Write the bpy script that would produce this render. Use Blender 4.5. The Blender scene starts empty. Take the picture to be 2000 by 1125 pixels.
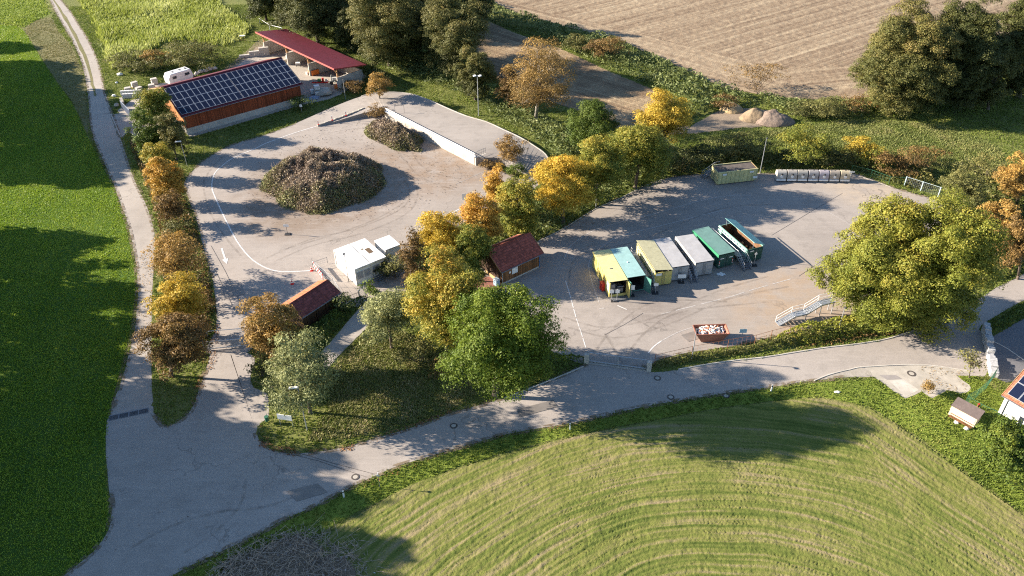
import bpy, math, random
import numpy as np
from mathutils import Vector, Matrix
R = math.radians
sc = bpy.context.scene
# ------------------------------------------------ camera, sky, sun, exposure
F_PX, PITCH, ROLL, CAM_H = 1578.4, 36.37, 0.597, 65.19
_th, _ro = R(PITCH), R(ROLL)
CF = np.array([0, math.cos(_th), -math.sin(_th)]); _r = np.array([1, 0, 0.]); _d = np.array([0, -math.sin(_th), -math.cos(_th)])
CR = math.cos(_ro)*_r + math.sin(_ro)*_d; CD = -math.sin(_ro)*_r + math.cos(_ro)*_d
cam = bpy.data.cameras.new('Camera'); camo = bpy.data.objects.new('Camera', cam); sc.collection.objects.link(camo)
cam.sensor_width = 36; cam.lens = 36*F_PX/2000; cam.clip_end = 5000; cam.clip_start = .5
camo.matrix_world = Matrix(((CR[0], -CD[0], -CF[0], 0), (CR[1], -CD[1], -CF[1], 0), (CR[2], -CD[2], -CF[2], CAM_H), (0, 0, 0, 1)))
sc.camera = camo
SUN_EL = 21.0; SH = np.array([.990, -.142])          # direction in which shadows fall
w = bpy.data.worlds.new('World'); sc.world = w; w.use_nodes = True
nt = w.node_tree; sky = nt.nodes.new('ShaderNodeTexSky'); sky.sky_type = 'NISHITA'; sky.sun_disc = False
sky.sun_elevation = R(SUN_EL); sky.sun_rotation = math.atan2(-SH[0], -SH[1]); sky.air_density = 1.0; sky.dust_density = .2; sky.ozone_density = 3.0
bg = nt.nodes['Background']; bg.inputs[1].default_value = .064; nt.links.new(sky.outputs[0], bg.inputs[0])
sun = bpy.data.lights.new('sun', 'SUN'); sun.energy = 4.6; sun.angle = R(.5); sun.color = (1, .885, .745)
suno = bpy.data.objects.new('sun', sun); sc.collection.objects.link(suno)
sd = Vector((SH[0]*math.cos(R(SUN_EL)), SH[1]*math.cos(R(SUN_EL)), -math.sin(R(SUN_EL))))
suno.rotation_euler = sd.to_track_quat('-Z', 'Y').to_euler()
vs = sc.view_settings; vs.view_transform = 'Standard'; vs.look = 'None'; vs.gamma = 1; vs.exposure = 1.96; vs.use_curve_mapping = False
sc.cycles.max_bounces = 6; sc.cycles.transparent_max_bounces = 6; sc.cycles.use_denoising = False; sc.cycles.pixel_filter_type = 'BLACKMAN_HARRIS'; sc.cycles.filter_width = 1.15

# ------------------------------------------------ helpers
def P(x, y, z=0.):
    """point of the place seen at pixel x, y of the 2000 px photo, at height z"""
    d = CF*F_PX + CR*(x-1000) + CD*(y-562.5)
    return np.array([0, 0, CAM_H]) + d*((z-CAM_H)/d[2])
def proj(q):
    v = np.asarray(q, float)-np.array([0, 0, CAM_H]); k = v@CF
    return 1000+F_PX*(v@CR)/k, 562.5+F_PX*(v@CD)/k
def ppm(x, y): return F_PX/np.linalg.norm(P(x, y)-np.array([0, 0, CAM_H]))
def height_to(base, ytop):
    lo, hi = 0, 45
    for _ in range(30):
        m = (lo+hi)/2
        if proj(base+np.array([0, 0, m]))[1] > ytop: lo = m
        else: hi = m
    return m
def link(o): sc.collection.objects.link(o); return o
def tag(o, label=None, cat=None, group=None, kind=None):
    if label: o['label'] = label
    if cat: o['category'] = cat
    if group: o['group'] = group
    if kind: o['kind'] = kind
    return o
def thing(name, label, cat, loc, rz=0, group=None):
    o = link(bpy.data.objects.new(name, None)); o.location = (float(loc[0]), float(loc[1]), float(loc[2]) if len(loc) > 2 else 0); o.rotation_euler = (0, 0, rz)
    o.empty_display_size = .3
    return tag(o, label, cat, group)
def copy_tree(o, parent=None):
    c = o.copy(); sc.collection.objects.link(c); c.parent = parent
    for ch in [k for k in o.children]:
        copy_tree(ch, c)
    return c
def mesh_np(name, V, Fc, mat, parent=None, attrs=None, smooth=False):
    """V (n,3), Fc (m,k) all faces the same size"""
    me = bpy.data.meshes.new(name); V = np.ascontiguousarray(V, dtype=np.float32); Fc = np.ascontiguousarray(Fc, dtype=np.int32)
    m, k = Fc.shape
    me.vertices.add(len(V)); me.vertices.foreach_set('co', V.ravel())
    me.loops.add(m*k); me.loops.foreach_set('vertex_index', Fc.ravel())
    me.polygons.add(m); me.polygons.foreach_set('loop_start', np.arange(0, m*k, k, dtype=np.int32)); me.polygons.foreach_set('loop_total', np.full(m, k, dtype=np.int32))
    if smooth: me.polygons.foreach_set('use_smooth', np.ones(m, dtype=bool))
    for an, dom, data in (attrs or []):
        a = me.attributes.new(an, 'FLOAT', dom); a.data.foreach_set('value', np.ascontiguousarray(data, dtype=np.float32))
    me.update(calc_edges=True); me.materials.append(mat)
    o = link(bpy.data.objects.new(name, me)); o.parent = parent
    return o
class MB:
    def __init__(s): s.v = []; s.f = []; s.m = []; s.mi = 0
    def add(s, vs, fs):
        b = len(s.v); s.v += [tuple(map(float, q)) for q in vs]; s.f += [tuple(b+i for i in f) for f in fs]; s.m += [s.mi]*len(fs); return s
    def box(s, x0, x1, y0, y1, z0, z1, M=None):
        vs = [(x0, y0, z0), (x1, y0, z0), (x1, y1, z0), (x0, y1, z0), (x0, y0, z1), (x1, y0, z1), (x1, y1, z1), (x0, y1, z1)]
        if M is not None: vs = [M @ Vector(q) for q in vs]
        return s.add(vs, [(3, 2, 1, 0), (4, 5, 6, 7), (0, 1, 5, 4), (1, 2, 6, 5), (2, 3, 7, 6), (3, 0, 4, 7)])
    def hexa(s, vs): return s.add(vs, [(3, 2, 1, 0), (4, 5, 6, 7), (0, 1, 5, 4), (1, 2, 6, 5), (2, 3, 7, 6), (3, 0, 4, 7)])
    def prism(s, poly, z0, z1):
        n = len(poly); return s.add([(x, y, z0) for x, y in poly]+[(x, y, z1) for x, y in poly], [tuple(range(n))[::-1], tuple(range(n, 2*n))]+[(i, (i+1) % n, n+(i+1) % n, n+i) for i in range(n)])
    def xprism(s, poly, x0, x1):   # poly in (y, z)
        n = len(poly); return s.add([(x0, y, z) for y, z in poly]+[(x1, y, z) for y, z in poly], [tuple(range(n)), tuple(range(n, 2*n))[::-1]]+[((i+1) % n, i, n+i, n+(i+1) % n) for i in range(n)])
    def tube(s, p, q, r, r2=None, n=6):
        p, q = Vector(p), Vector(q); d = (q-p); 
        if d.length < 1e-5: return s
        a = d.orthogonal().normalized(); b = d.normalized().cross(a); r2 = r if r2 is None else r2; vs = []
        for c, rr in ((p, r), (q, r2)):
            for i in range(n): t = 2*math.pi*i/n; vs.append(c+a*math.cos(t)*rr+b*math.sin(t)*rr)
        return s.add(vs, [tuple(range(n))[::-1], tuple(range(n, 2*n))]+[(i, (i+1) % n, n+(i+1) % n, n+i) for i in range(n)])
    def bar(s, p, q, w, h):
        p, q = Vector(p), Vector(q); d = (q-p); L = d.length; d.normalize(); u = Vector((0, 0, 1)) if abs(d.z) < .95 else Vector((0, 1, 0)); a = d.cross(u).normalized(); b = a.cross(d)
        vs = [c+a*i*w/2+b*j*h/2 for c in (p, q) for i, j in ((-1, -1), (1, -1), (1, 1), (-1, 1))]
        return s.add(vs, [(0, 1, 2, 3), (7, 6, 5, 4), (1, 0, 4, 5), (2, 1, 5, 6), (3, 2, 6, 7), (0, 3, 7, 4)])
    def build(s, name, mats, parent=None, smooth=False, bevel=0):
        me = bpy.data.meshes.new(name); me.from_pydata(s.v, [], s.f)
        for m in (mats if isinstance(mats, (list, tuple)) else [mats]): me.materials.append(m)
        if isinstance(mats, (list, tuple)): me.polygons.foreach_set('material_index', s.m)
        if smooth: me.polygons.foreach_set('use_smooth', [True]*len(s.f))
        me.update(); o = link(bpy.data.objects.new(name, me)); o.parent = parent
        if bevel:
            b = o.modifiers.new('b', 'BEVEL'); b.width = bevel; b.segments = 2; b.limit_method = 'ANGLE'
        return o
def B(name, mat, parent, *boxes, bevel=0):
    m = MB()
    for b in boxes: m.box(*b)
    return m.build(name, mat, parent, bevel=bevel)
def label_only(o, l): o['label'] = l; return o
# numpy value noise
_rs = np.random.RandomState(7); _tab = _rs.rand(256, 256)
def vnoise(x, y, s=1.):
    x = np.asarray(x)/s; y = np.asarray(y)/s; xi = np.floor(x).astype(int); yi = np.floor(y).astype(int); fx = x-xi; fy = y-yi
    fx = fx*fx*(3-2*fx); fy = fy*fy*(3-2*fy); g = lambda a, b: _tab[a % 256, b % 256]
    return (g(xi, yi)*(1-fx)+g(xi+1, yi)*fx)*(1-fy)+(g(xi, yi+1)*(1-fx)+g(xi+1, yi+1)*fx)*fy
def inpoly(px, py, poly):
    c = np.zeros(len(px), bool); n = len(poly); j = n-1
    for i in range(n):
        xi, yi = poly[i][:2]; xj, yj = poly[j][:2]
        m = ((yi > py) != (yj > py)); 
        with np.errstate(divide='ignore', invalid='ignore'): xx = (xj-xi)*(py-yi)/(yj-yi+1e-12)+xi
        c ^= m & (px < xx); j = i
    return c
def smooth_poly(pts, closed=True, n=4):
    pts = [np.array(p, float) for p in pts]; N = len(pts); out = []
    for i in range(N if closed else N-1):
        p0, p1, p2, p3 = (pts[(i-1) % N], pts[i], pts[(i+1) % N], pts[(i+2) % N]) if closed else (pts[max(i-1, 0)], pts[i], pts[i+1], pts[min(i+2, N-1)])
        for k in range(n):
            t = k/n; out.append(.5*((2*p1)+(-p0+p2)*t+(2*p0-5*p1+4*p2-p3)*t*t+(-p0+3*p1-3*p2+p3)*t**3))
    if not closed: out.append(pts[-1])
    return out
def W(pix, z=0, smooth=4, jit=0, closed=True):
    pts = smooth_poly(pix, closed, smooth) if smooth else pix
    out = []; rg = random.Random(len(pix)*31+int(pix[0][0]))
    for p in pts:
        q = P(p[0], p[1], z)[:2]
        if jit: q = q+np.array([rg.uniform(-jit, jit), rg.uniform(-jit, jit)])
        out.append(q)
    return out
# ------------------------------------------------ materials
class NT:
    def __init__(s, name):
        s.mat = bpy.data.materials.new(name); s.mat.use_nodes = True; s.t = s.mat.node_tree; s.b = s.t.nodes['Principled BSDF']; s.out = s.t.nodes['Material Output']
    def n(s, typ, **kw):
        nd = s.t.nodes.new('ShaderNode'+typ)
        for k, v in kw.items(): setattr(nd, k, v)
        return nd
    def l(s, a, b): s.t.links.new(a, b)
    def pos(s): return s.n('NewGeometry').outputs['Position']
    def obj(s): return s.n('TexCoord').outputs['Object']
    def mapping(s, vec, scale=(1, 1, 1), rot=(0, 0, 0), loc=(0, 0, 0)):
        m = s.n('Mapping'); s.l(vec, m.inputs[0]); m.inputs['Scale'].default_value = scale; m.inputs['Rotation'].default_value = rot; m.inputs['Location'].default_value = loc; return m.outputs[0]
    def noise(s, vec, scale, detail=4, rough=.6):
        n = s.n('TexNoise'); s.l(vec, n.inputs['Vector']); n.inputs['Scale'].default_value = scale; n.inputs['Detail'].default_value = detail; n.inputs['Roughness'].default_value = rough; return n.outputs['Fac']
    def ramp(s, fac, stops, interp='LINEAR'):
        r = s.n('ValToRGB'); s.l(fac, r.inputs[0]); e = r.color_ramp.elements; r.color_ramp.interpolation = interp
        while len(e) < len(stops): e.new(.5)
        for el, (p, c) in zip(e, stops): el.position = p; el.color = (*c, 1) if len(c) == 3 else c
        return r.outputs[0]
    def sten(s, fac, a, b):   # stretch contrast
        m = s.n('MapRange'); s.l(fac, m.inputs[0]); m.inputs[1].default_value = a; m.inputs[2].default_value = b; return m.outputs[0]
    def mix(s, fac, a, b, mode='MIX'):
        m = s.n('Mix', data_type='RGBA', blend_type=mode)
        if isinstance(fac, (int, float)): m.inputs[0].default_value = fac
        else: s.l(fac, m.inputs[0])
        for v, i in ((a, 6), (b, 7)):
            if isinstance(v, tuple): m.inputs[i].default_value = (*v, 1) if len(v) == 3 else v
            else: s.l(v, m.inputs[i])
        return m.outputs[2]
    def math(s, op, a, b=None):
        m = s.n('Math', operation=op)
        for i, v in enumerate((a, b)):
            if v is None: continue
            if isinstance(v, (int, float)): m.inputs[i].default_value = v
            else: s.l(v, m.inputs[i])
        return m.outputs[0]
    def bump(s, h, strength=.5, dist=.05):
        b = s.n('Bump'); s.l(h, b.inputs['Height']); b.inputs['Strength'].default_value = strength; b.inputs['Distance'].default_value = dist; s.l(b.outputs[0], s.b.inputs['Normal'])
    def fin(s, col, rough=.8, metal=0, spec=.3):
        if isinstance(col, tuple): s.b.inputs['Base Color'].default_value = (*col, 1)
        else: s.l(col, s.b.inputs['Base Color'])
        s.b.inputs['Roughness'].default_value = rough; s.b.inputs['Metallic'].default_value = metal; s.b.inputs['Specular IOR Level'].default_value = spec
        return s.mat
def sc3(c, k): return tuple(min(1, x*k) for x in c)
def plain(name, c, rough=.6, metal=0, var=.25, scale=3., bump=0, spec=.4):
    t = NT(name); o = t.obj(); n = t.noise(o, scale, 5, .65); n2 = t.noise(t.mapping(o, (1, 1, .25)), scale*4, 3)
    col = t.mix(t.sten(n, .3, .7), sc3(c, 1-var), sc3(c, 1+var*.5)); col = t.mix(t.sten(n2, .45, .75), col, sc3(c, 1-var*.9))
    if bump: t.bump(n2, bump, .02)
    return t.fin(col, rough, metal, spec)
def ground(name, c1, c2, c3, sl=.12, sf=3., bump=.6, bd=.12, fine=14., rough=.95):
    t = NT(name); p = t.pos(); a = t.sten(t.noise(p, sl, 5, .6), .35, .65); b = t.sten(t.noise(p, sf, 5, .7), .35, .7); f = t.noise(p, fine, 4, .7)
    col = t.mix(a, c1, c2); col = t.mix(b, col, c3); col = t.mix(t.sten(f, .35, .65), t.mix(.5, col, (0, 0, 0)), col) if False else col
    col = t.mix(.35, col, t.mix(t.sten(f, .3, .7), (.25, .25, .25), (1.6, 1.6, 1.6)), 'MULTIPLY')
    h = t.math('ADD', t.noise(p, sf*1.5, 5, .75), t.math('MULTIPLY', f, .5)); t.bump(h, bump, bd)
    return t.fin(col, rough, 0, .15)
def leafmat(name, stops, trans=.3, rough=.6):
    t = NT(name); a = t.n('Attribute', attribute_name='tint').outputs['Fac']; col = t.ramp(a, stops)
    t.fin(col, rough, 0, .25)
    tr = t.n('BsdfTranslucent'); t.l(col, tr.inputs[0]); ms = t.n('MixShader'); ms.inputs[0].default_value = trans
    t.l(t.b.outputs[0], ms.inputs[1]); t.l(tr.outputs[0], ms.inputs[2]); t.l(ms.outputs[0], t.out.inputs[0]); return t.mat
def asphalt(name, c, dirt=(), crack=.5):
    """dirt: list of (x, y, radius, colour, strength) brown soil carried onto the surface"""
    t = NT(name); p = t.pos(); a = t.noise(p, .07, 5, .6); b = t.noise(p, .5, 6, .65); f = t.noise(p, 18, 3, .7)
    col = t.mix(t.sten(a, .3, .7), sc3(c, .84), sc3(c, 1.1)); col = t.mix(t.sten(b, .5, .8), col, sc3(c, .74))
    for i, (x, y, r, dc, st) in enumerate(dirt):
        v = t.n('VectorMath', operation='DISTANCE'); t.l(p, v.inputs[0]); v.inputs[1].default_value = (x, y, 0)
        m = t.n('MapRange'); t.l(v.outputs['Value'], m.inputs[0]); m.inputs[1].default_value = r; m.inputs[2].default_value = r*.45; m.interpolation_type = 'SMOOTHSTEP'
        k = t.math('MULTIPLY', m.outputs[0], t.math('MULTIPLY', t.sten(t.noise(p, .33+i*.07, 6, .7), .3, .6), st)); col = t.mix(k, col, dc)
    sp = t.mix(t.sten(f, .3, .7), (.72, .72, .72), (1.22, 1.22, 1.22)); col = t.mix(1., col, sp, 'MULTIPLY')
    # tyre-polished streaks and fine crumbs
    s2 = t.noise(t.mapping(p, (.22, 2.2, 1), (0, 0, R(-24))), 1, 4, .6); col = t.mix(t.math('MULTIPLY', t.sten(s2, .52, .72), .35), col, sc3(c, 1.22))
    s3 = t.noise(t.mapping(p, (.15, 1.8, 1), (0, 0, R(38))), 1, 4, .6); col = t.mix(t.math('MULTIPLY', t.sten(s3, .55, .75), .3), col, sc3(c, .66))
    vo = t.n('TexVoronoi', feature='DISTANCE_TO_EDGE'); wv = t.n('VectorMath', operation='ADD'); nz = t.n('TexNoise'); nz.inputs['Scale'].default_value = .5; t.l(p, nz.inputs['Vector']); sv = t.n('VectorMath', operation='SCALE'); sv.inputs['Scale'].default_value = 4.; t.l(nz.outputs['Color'], sv.inputs[0]); t.l(p, wv.inputs[0]); t.l(sv.outputs[0], wv.inputs[1]); t.l(wv.outputs[0], vo.inputs['Vector']); vo.inputs['Scale'].default_value = .064
    ck = t.math('MULTIPLY', t.math('LESS_THAN', vo.outputs['Distance'], .0045), t.sten(t.noise(p, .11, 3, .5), .45, .6)); col = t.mix(t.math('MULTIPLY', ck, crack), col, sc3(c, .35))
    t.bump(f, .25, .02); return t.fin(col, .85, 0, .3)
# ------------------------------------------------ leaf and ground materials
LM = {
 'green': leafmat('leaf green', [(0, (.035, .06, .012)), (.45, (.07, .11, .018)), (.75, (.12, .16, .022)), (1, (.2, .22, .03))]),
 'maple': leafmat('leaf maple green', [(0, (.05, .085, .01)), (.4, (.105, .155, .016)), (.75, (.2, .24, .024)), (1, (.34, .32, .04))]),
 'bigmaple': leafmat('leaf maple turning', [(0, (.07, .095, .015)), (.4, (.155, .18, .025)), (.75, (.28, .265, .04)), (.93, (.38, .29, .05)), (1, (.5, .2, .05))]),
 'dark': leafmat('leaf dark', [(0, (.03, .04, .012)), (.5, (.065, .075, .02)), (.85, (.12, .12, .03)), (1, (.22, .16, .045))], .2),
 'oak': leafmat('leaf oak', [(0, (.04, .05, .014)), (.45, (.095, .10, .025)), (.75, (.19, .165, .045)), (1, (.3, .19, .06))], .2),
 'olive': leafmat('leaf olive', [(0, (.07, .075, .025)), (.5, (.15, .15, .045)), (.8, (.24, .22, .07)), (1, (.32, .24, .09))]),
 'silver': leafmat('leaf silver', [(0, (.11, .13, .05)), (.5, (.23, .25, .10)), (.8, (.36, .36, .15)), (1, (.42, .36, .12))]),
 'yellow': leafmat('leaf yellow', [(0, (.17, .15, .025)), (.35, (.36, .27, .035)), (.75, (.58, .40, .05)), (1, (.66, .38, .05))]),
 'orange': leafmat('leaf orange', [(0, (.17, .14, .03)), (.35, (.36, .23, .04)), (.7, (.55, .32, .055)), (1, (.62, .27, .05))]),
 'yelgreen': leafmat('leaf yellow green', [(0, (.06, .09, .018)), (.35, (.14, .17, .025)), (.6, (.28, .26, .04)), (.85, (.48, .34, .05)), (1, (.56, .28, .05))]),
 'rust': leafmat('leaf rust', [(0, (.10, .07, .03)), (.4, (.22, .145, .05)), (.75, (.40, .25, .065)), (1, (.52, .30, .07))]),
 'brown': leafmat('leaf brown', [(0, (.07, .045, .02)), (.5, (.16, .10, .035)), (.85, (.30, .185, .055)), (1, (.42, .26, .07))]),
 'bramble': leafmat('leaf bramble', [(0, (.05, .075, .025)), (.4, (.12, .15, .045)), (.7, (.2, .23, .08)), (.9, (.3, .29, .12)), (1, (.32, .22, .12))]),
 'crop': leafmat('leaf crop', [(0, (.15, .26, .025)), (.5, (.27, .37, .035)), (1, (.44, .5, .07))], .3, .5),
 'maize': leafmat('leaf maize', [(0, (.16, .20, .03)), (.4, (.30, .34, .06)), (.8, (.50, .52, .18)), (1, (.62, .58, .26))], .35),
 'grass': leafmat('blade grass', [(0, (.06, .085, .018)), (.45, (.14, .19, .03)), (.8, (.25, .28, .06)), (1, (.36, .30, .12))], .3),
 'mown': leafmat('blade mown', [(0, (.055, .09, .014)), (.4, (.125, .165, .027)), (.7, (.20, .215, .05)), (1, (.30, .25, .12))], .2),
 'lush': leafmat('blade lush', [(0, (.12, .18, .03)), (.5, (.26, .32, .05)), (1, (.42, .43, .10))], .3),
 'dry': leafmat('blade dry', [(0, (.10, .12, .03)), (.45, (.2, .2, .06)), (.75, (.32, .27, .12)), (1, (.42, .33, .2))], .2),
 'litter': leafmat('leaf litter', [(0, (.10, .045, .025)), (.5, (.2, .085, .035)), (1, (.38, .2, .07))], .1),
 'cut': leafmat('cut green waste', [(0, (.11, .075, .055)), (.25, (.23, .17, .125)), (.45, (.34, .265, .18)), (.62, (.2, .155, .075)), (.78, (.19, .2, .07)), (1, (.33, .33, .14))], .1),
 'weeds': leafmat('leaf weeds', [(0, (.09, .12, .035)), (.4, (.19, .22, .06)), (.7, (.29, .29, .1)), (1, (.38, .32, .15))]),
 'twig': leafmat('dry twig', [(0, (.12, .095, .085)), (.5, (.28, .235, .22)), (1, (.55, .5, .47))], 0),
}
bark = plain('bark', (.13, .10, .075), .9, 0, .4, 2, .6)
barkpale = plain('pale bark', (.30, .27, .22), .9, 0, .4, 2, .4)
G_GRASS = ground('verge grass', (.09, .125, .025), (.16, .18, .04), (.2, .19, .07), .1, 1.6, .9, .2, 9)
G_LUSH = ground('lawn', (.11, .17, .02), (.17, .24, .03), (.22, .24, .05), .15, 2.5, .8, .1, 12)
G_CROP = ground('crop ground', (.04, .10, .012), (.07, .14, .015), (.08, .12, .02), .15, 2, .8, .2, 8)
G_DRY = ground('mown strip', (.11, .12, .045), (.17, .16, .07), (.2, .17, .08), .2, 2, .8, .1, 8)
G_SOIL = ground('bare soil', (.26, .2, .145), (.2, .155, .11), (.3, .235, .165), .25, 2, .6, .08, 10)
G_GRAVEL = ground('gravel', (.40, .36, .32), (.33, .30, .26), (.28, .25, .2), .25, 1.2, .4, .04, 14)
G_YARD = ground('stone yard', (.37, .33, .28), (.3, .27, .23), (.42, .37, .31), .3, 1.5, .3, .04, 12)
G_RED = ground('red paving', (.24, .1, .08), (.2, .09, .075), (.28, .13, .1), .5, 3, .3, .03, 15)
hp = P(635, 365); wp = P(860, 310)
A_LEFT = asphalt('yard asphalt', (.33, .288, .25), [(hp[0], hp[1], 19, (.21, .15, .105), .85), (wp[0], wp[1], 17, (.25, .18, .125), .9), (P(560, 420)[0], P(560, 420)[1], 10, (.2, .145, .10), .7)])
A_RIGHT = asphalt('right yard asphalt', (.305, .268, .234), [(P(1570, 600)[0], P(1570, 600)[1], 13, (.33, .245, .17), .9), (P(1700, 370)[0], P(1700, 370)[1], 9, (.42, .34, .25), .7), (P(1280, 600)[0], P(1280, 600)[1], 6, (.16, .13, .11), .5)])
A_ROAD = asphalt('road asphalt', (.335, .296, .26), [(P(230, 800)[0], P(230, 800)[1], 8, (.36, .33, .3), .5)])
A_RAMP = asphalt('ramp asphalt', (.315, .28, .246), [])
A_LANE = asphalt('lane asphalt', (.345, .305, .262), [(P(170, 210)[0], P(170, 210)[1], 22, (.40, .35, .30), 1)])
A_DARK = asphalt('driveway paving', (.15, .145, .15), [])
concrete = plain('concrete', (.42, .38, .32), .85, 0, .3, .8, .3)
concrete_w = plain('pale concrete', (.50, .46, .40), .85, 0, .3, .6, .2)
paint = plain('road paint', (.62, .6, .57), .7, 0, .3, 2.5)
wornpaint = plain('worn road paint', (.46, .43, .40), .8, 0, .3, 2.5)
seam = plain('tar seam', (.10, .09, .085), .7, 0, .3, 1)

# ------------------------------------------------ ground sheets (z in steps of 4-8 mm)
def sheet(name, poly, z, mat, kind='structure', thick=None, label=None, cat=None):
    m = MB(); n = len(poly)
    if thick: m.prism(poly, z-thick, z)
    else: m.add([(x, y, z) for x, y in poly], [tuple(range(n))])
    o = m.build(name, mat); 
    if o.data.polygons[0].normal.z < 0 and not thick: o.data.flip_normals()
    o['kind'] = kind
    if label: tag(o, label, cat)
    return o
sheet('ground', [(-1500, -300), (1500, -300), (1500, 2500), (-1500, 2500)], 0, G_GRASS)
ASPH = []    # world polygons kept free of grass
def road(name, pix, z, mat, smooth=4, jit=.05, keep=True):
    p = W(pix, 0, smooth, jit)
    if keep: ASPH.append(p)
    return sheet(name, p, z, mat)
crop_pix = [(45, 58), (75, 106), (110, 160), (140, 200), (163, 250), (183, 290), (203, 330), (226, 375), (243, 430), (256, 490), (266, 545), (260, 600), (253, 650), (240, 700), (223, 770), (210, 830), (206, 900), (208, 950), (215, 1000), (203, 1050), (168, 1090), (118, 1125), (40, 1180), (-160, 1330), (-300, 1330), (-700, 1180), (-700, 700), (-700, 300), (-300, 60), (-40, 40), (10, 50)]
CROP = W(crop_pix); sheet('crop_field', CROP, .006, G_CROP)
lawn_pix = [(-300, 45), (-40, 36), (10, 46), (45, 50), (98, 28), (80, -10), (60, -60), (-300, -60)]
LAWN_TL = W(lawn_pix, 0, 0); sheet('far_meadow', LAWN_TL, .006, G_LUSH)
mown_pix = [(48, 56), (98, 34), (115, 62), (145, 98), (165, 160), (170, 215), (172, 262), (165, 250), (142, 200), (112, 160), (77, 106)]
MOWN_S = W(mown_pix, 0, 3); sheet('mown_strip', MOWN_S, .012, G_DRY)
lane_l = [(98, 0), (112, 30), (130, 60), (148, 95), (160, 125), (168, 160), (173, 200), (175, 230), (180, 260), (200, 310), (222, 360), (240, 410), (253, 450), (263, 500), (269, 550), (268, 600), (262, 650), (250, 700), (232, 760), (217, 812)]
lane_r = [(120, 0), (138, 22), (154, 48), (174, 80), (190, 115), (199, 150), (205, 180), (217, 215), (228, 250), (242, 290), (262, 350), (281, 390), (299, 440), (303, 480), (300, 520), (296, 600), (296, 680), (296, 740), (292, 800)]
road('field_track', [(70, -60)]+lane_l+lane_r[::-1]+[(95, -60)], .014, A_LANE, 3)
sheet('track_grass_strip', W([(108, 2), (124, 25), (142, 55), (162, 95), (176, 130), (184, 165), (188, 185), (184, 186), (178, 165), (170, 130), (156, 96), (137, 57), (120, 28), (105, 2)], 0, 3, .12), .022, G_DRY)
road('road', [(217, 805), (207, 870), (208, 900), (213, 960), (219, 1000), (207, 1045), (174, 1085), (125, 1125), (60, 1180), (-150, 1340), (40, 1360), (260, 1180), (345, 1120), (420, 1083), (500, 1045), (560, 1012), (620, 987), (660, 964), (700, 945), (760, 917), (820, 897), (900, 873), (1000, 846), (1100, 829), (1150, 820), (1250, 796), (1350, 779), (1400, 771), (1450, 763), (1500, 757), (1550, 749), (1600, 742), (1650, 737), (1700, 736), (1800, 734), (1900, 734), (1925, 733), (1932, 700), (1922, 655), (1917, 636), (2000, 586), (2100, 530), (2100, 480), (2000, 535), (1950, 560), (1900, 590), (1850, 612), (1795, 642), (1737, 661), (1675, 672), (1600, 681), (1550, 687), (1500, 697), (1437, 704), (1375, 713), (1325, 722), (1270, 727), (1240, 718), (1150, 709), (1100, 732), (1050, 752), (1000, 772), (950, 788), (887, 805), (825, 828), (775, 844), (725, 858), (675, 873), (625, 882), (575, 886), (537, 881), (512, 866), (501, 845), (508, 828), (524, 812), (522, 770), (495, 757), (490, 735), (497, 700), (478, 685), (470, 660), (490, 630), (540, 600), (430, 600), (422, 600), (424, 640), (413, 685), (404, 715), (393, 750), (379, 790), (364, 812), (334, 831), (317, 830), (300, 805), (292, 792)], .020, A_ROAD, 3)
LOT = [(404, 690), (422, 645), (422, 600), (417, 557), (410, 525), (397, 482), (390, 450), (375, 405), (363, 375), (360, 357), (371, 340), (400, 312), (450, 284), (500, 269), (525, 261), (575, 242), (625, 220), (675, 199), (712, 187), (760, 181), (800, 190), (900, 260), (960, 318), (1010, 350), (1045, 345), (1052, 360), (1020, 385), (960, 410), (890, 445), (830, 475), (800, 500), (790, 560), (740, 570), (700, 600), (670, 592), (600, 600), (540, 640), (500, 670), (478, 690)]
road('yard', LOT, .026, A_LEFT, 3)
RY = [(1144, 712), (1105, 700), (1082, 690), (1050, 655), (1000, 600), (950, 575), (945, 540), (975, 520), (1050, 471), (1100, 446), (1162, 408), (1212, 386), (1262, 361), (1300, 348), (1362, 341), (1450, 338), (1550, 340), (1662, 339), (1700, 350), (1740, 365), (1790, 380), (1840, 400), (1850, 460), (1830, 520), (1760, 580), (1660, 615), (1620, 632), (1520, 655), (1440, 674), (1350, 688), (1285, 703), (1270, 715), (1210, 718)]
road('right_yard', RY, .032, A_RIGHT, 3)
road('footpath', [(775, 548), (795, 565), (760, 600), (722, 635), (657, 700), (630, 735), (590, 770), (570, 750), (610, 705), (642, 672), (675, 634), (702, 603), (735, 570)], .040, A_LANE, 3)
BY = [(230, 215), (265, 190), (300, 165), (345, 158), (440, 140), (470, 120), (500, 92), (560, 78), (700, 135), (716, 150), (665, 185), (640, 195), (590, 205), (420, 255), (372, 268), (340, 240), (300, 250), (262, 268), (245, 250)]
road('barn_yard', BY, .016, G_YARD, 0)
road('concrete_pad', [(217, 224), (256, 219), (262, 245), (238, 270), (232, 262)], .036, A_RAMP, 0, 0)
road('driveway', [(1932, 662), (1960, 645), (2000, 622), (2100, 570), (2200, 700), (2100, 760), (2000, 735), (1985, 745), (1965, 748), (1945, 738)], .026, A_DARK, 0)
sheet('slip_path', W([(1480, 105), (1420, 130)], 0, 0) if False else W([(418, 148), (445, 128), (480, 100), (505, 78), (516, 84), (500, 102), (470, 124), (440, 146)], 0, 3, .2), .022, G_SOIL)
road('dirt_track', [(1340, 262), (1352, 246), (1375, 232), (1400, 218), (1430, 212), (1500, 216), (1535, 236), (1500, 246), (1450, 250), (1400, 256)], .012, G_SOIL, 3, .2)
road('paved_pad', [(1688, 717), (1745, 716), (1800, 713), (1850, 717), (1905, 728), (1865, 730), (1893, 752), (1893, 764), (1875, 769), (1850, 762), (1820, 778), (1800, 765), (1768, 779), (1730, 752), (1705, 735)], .030, concrete, 2, .03)
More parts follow.
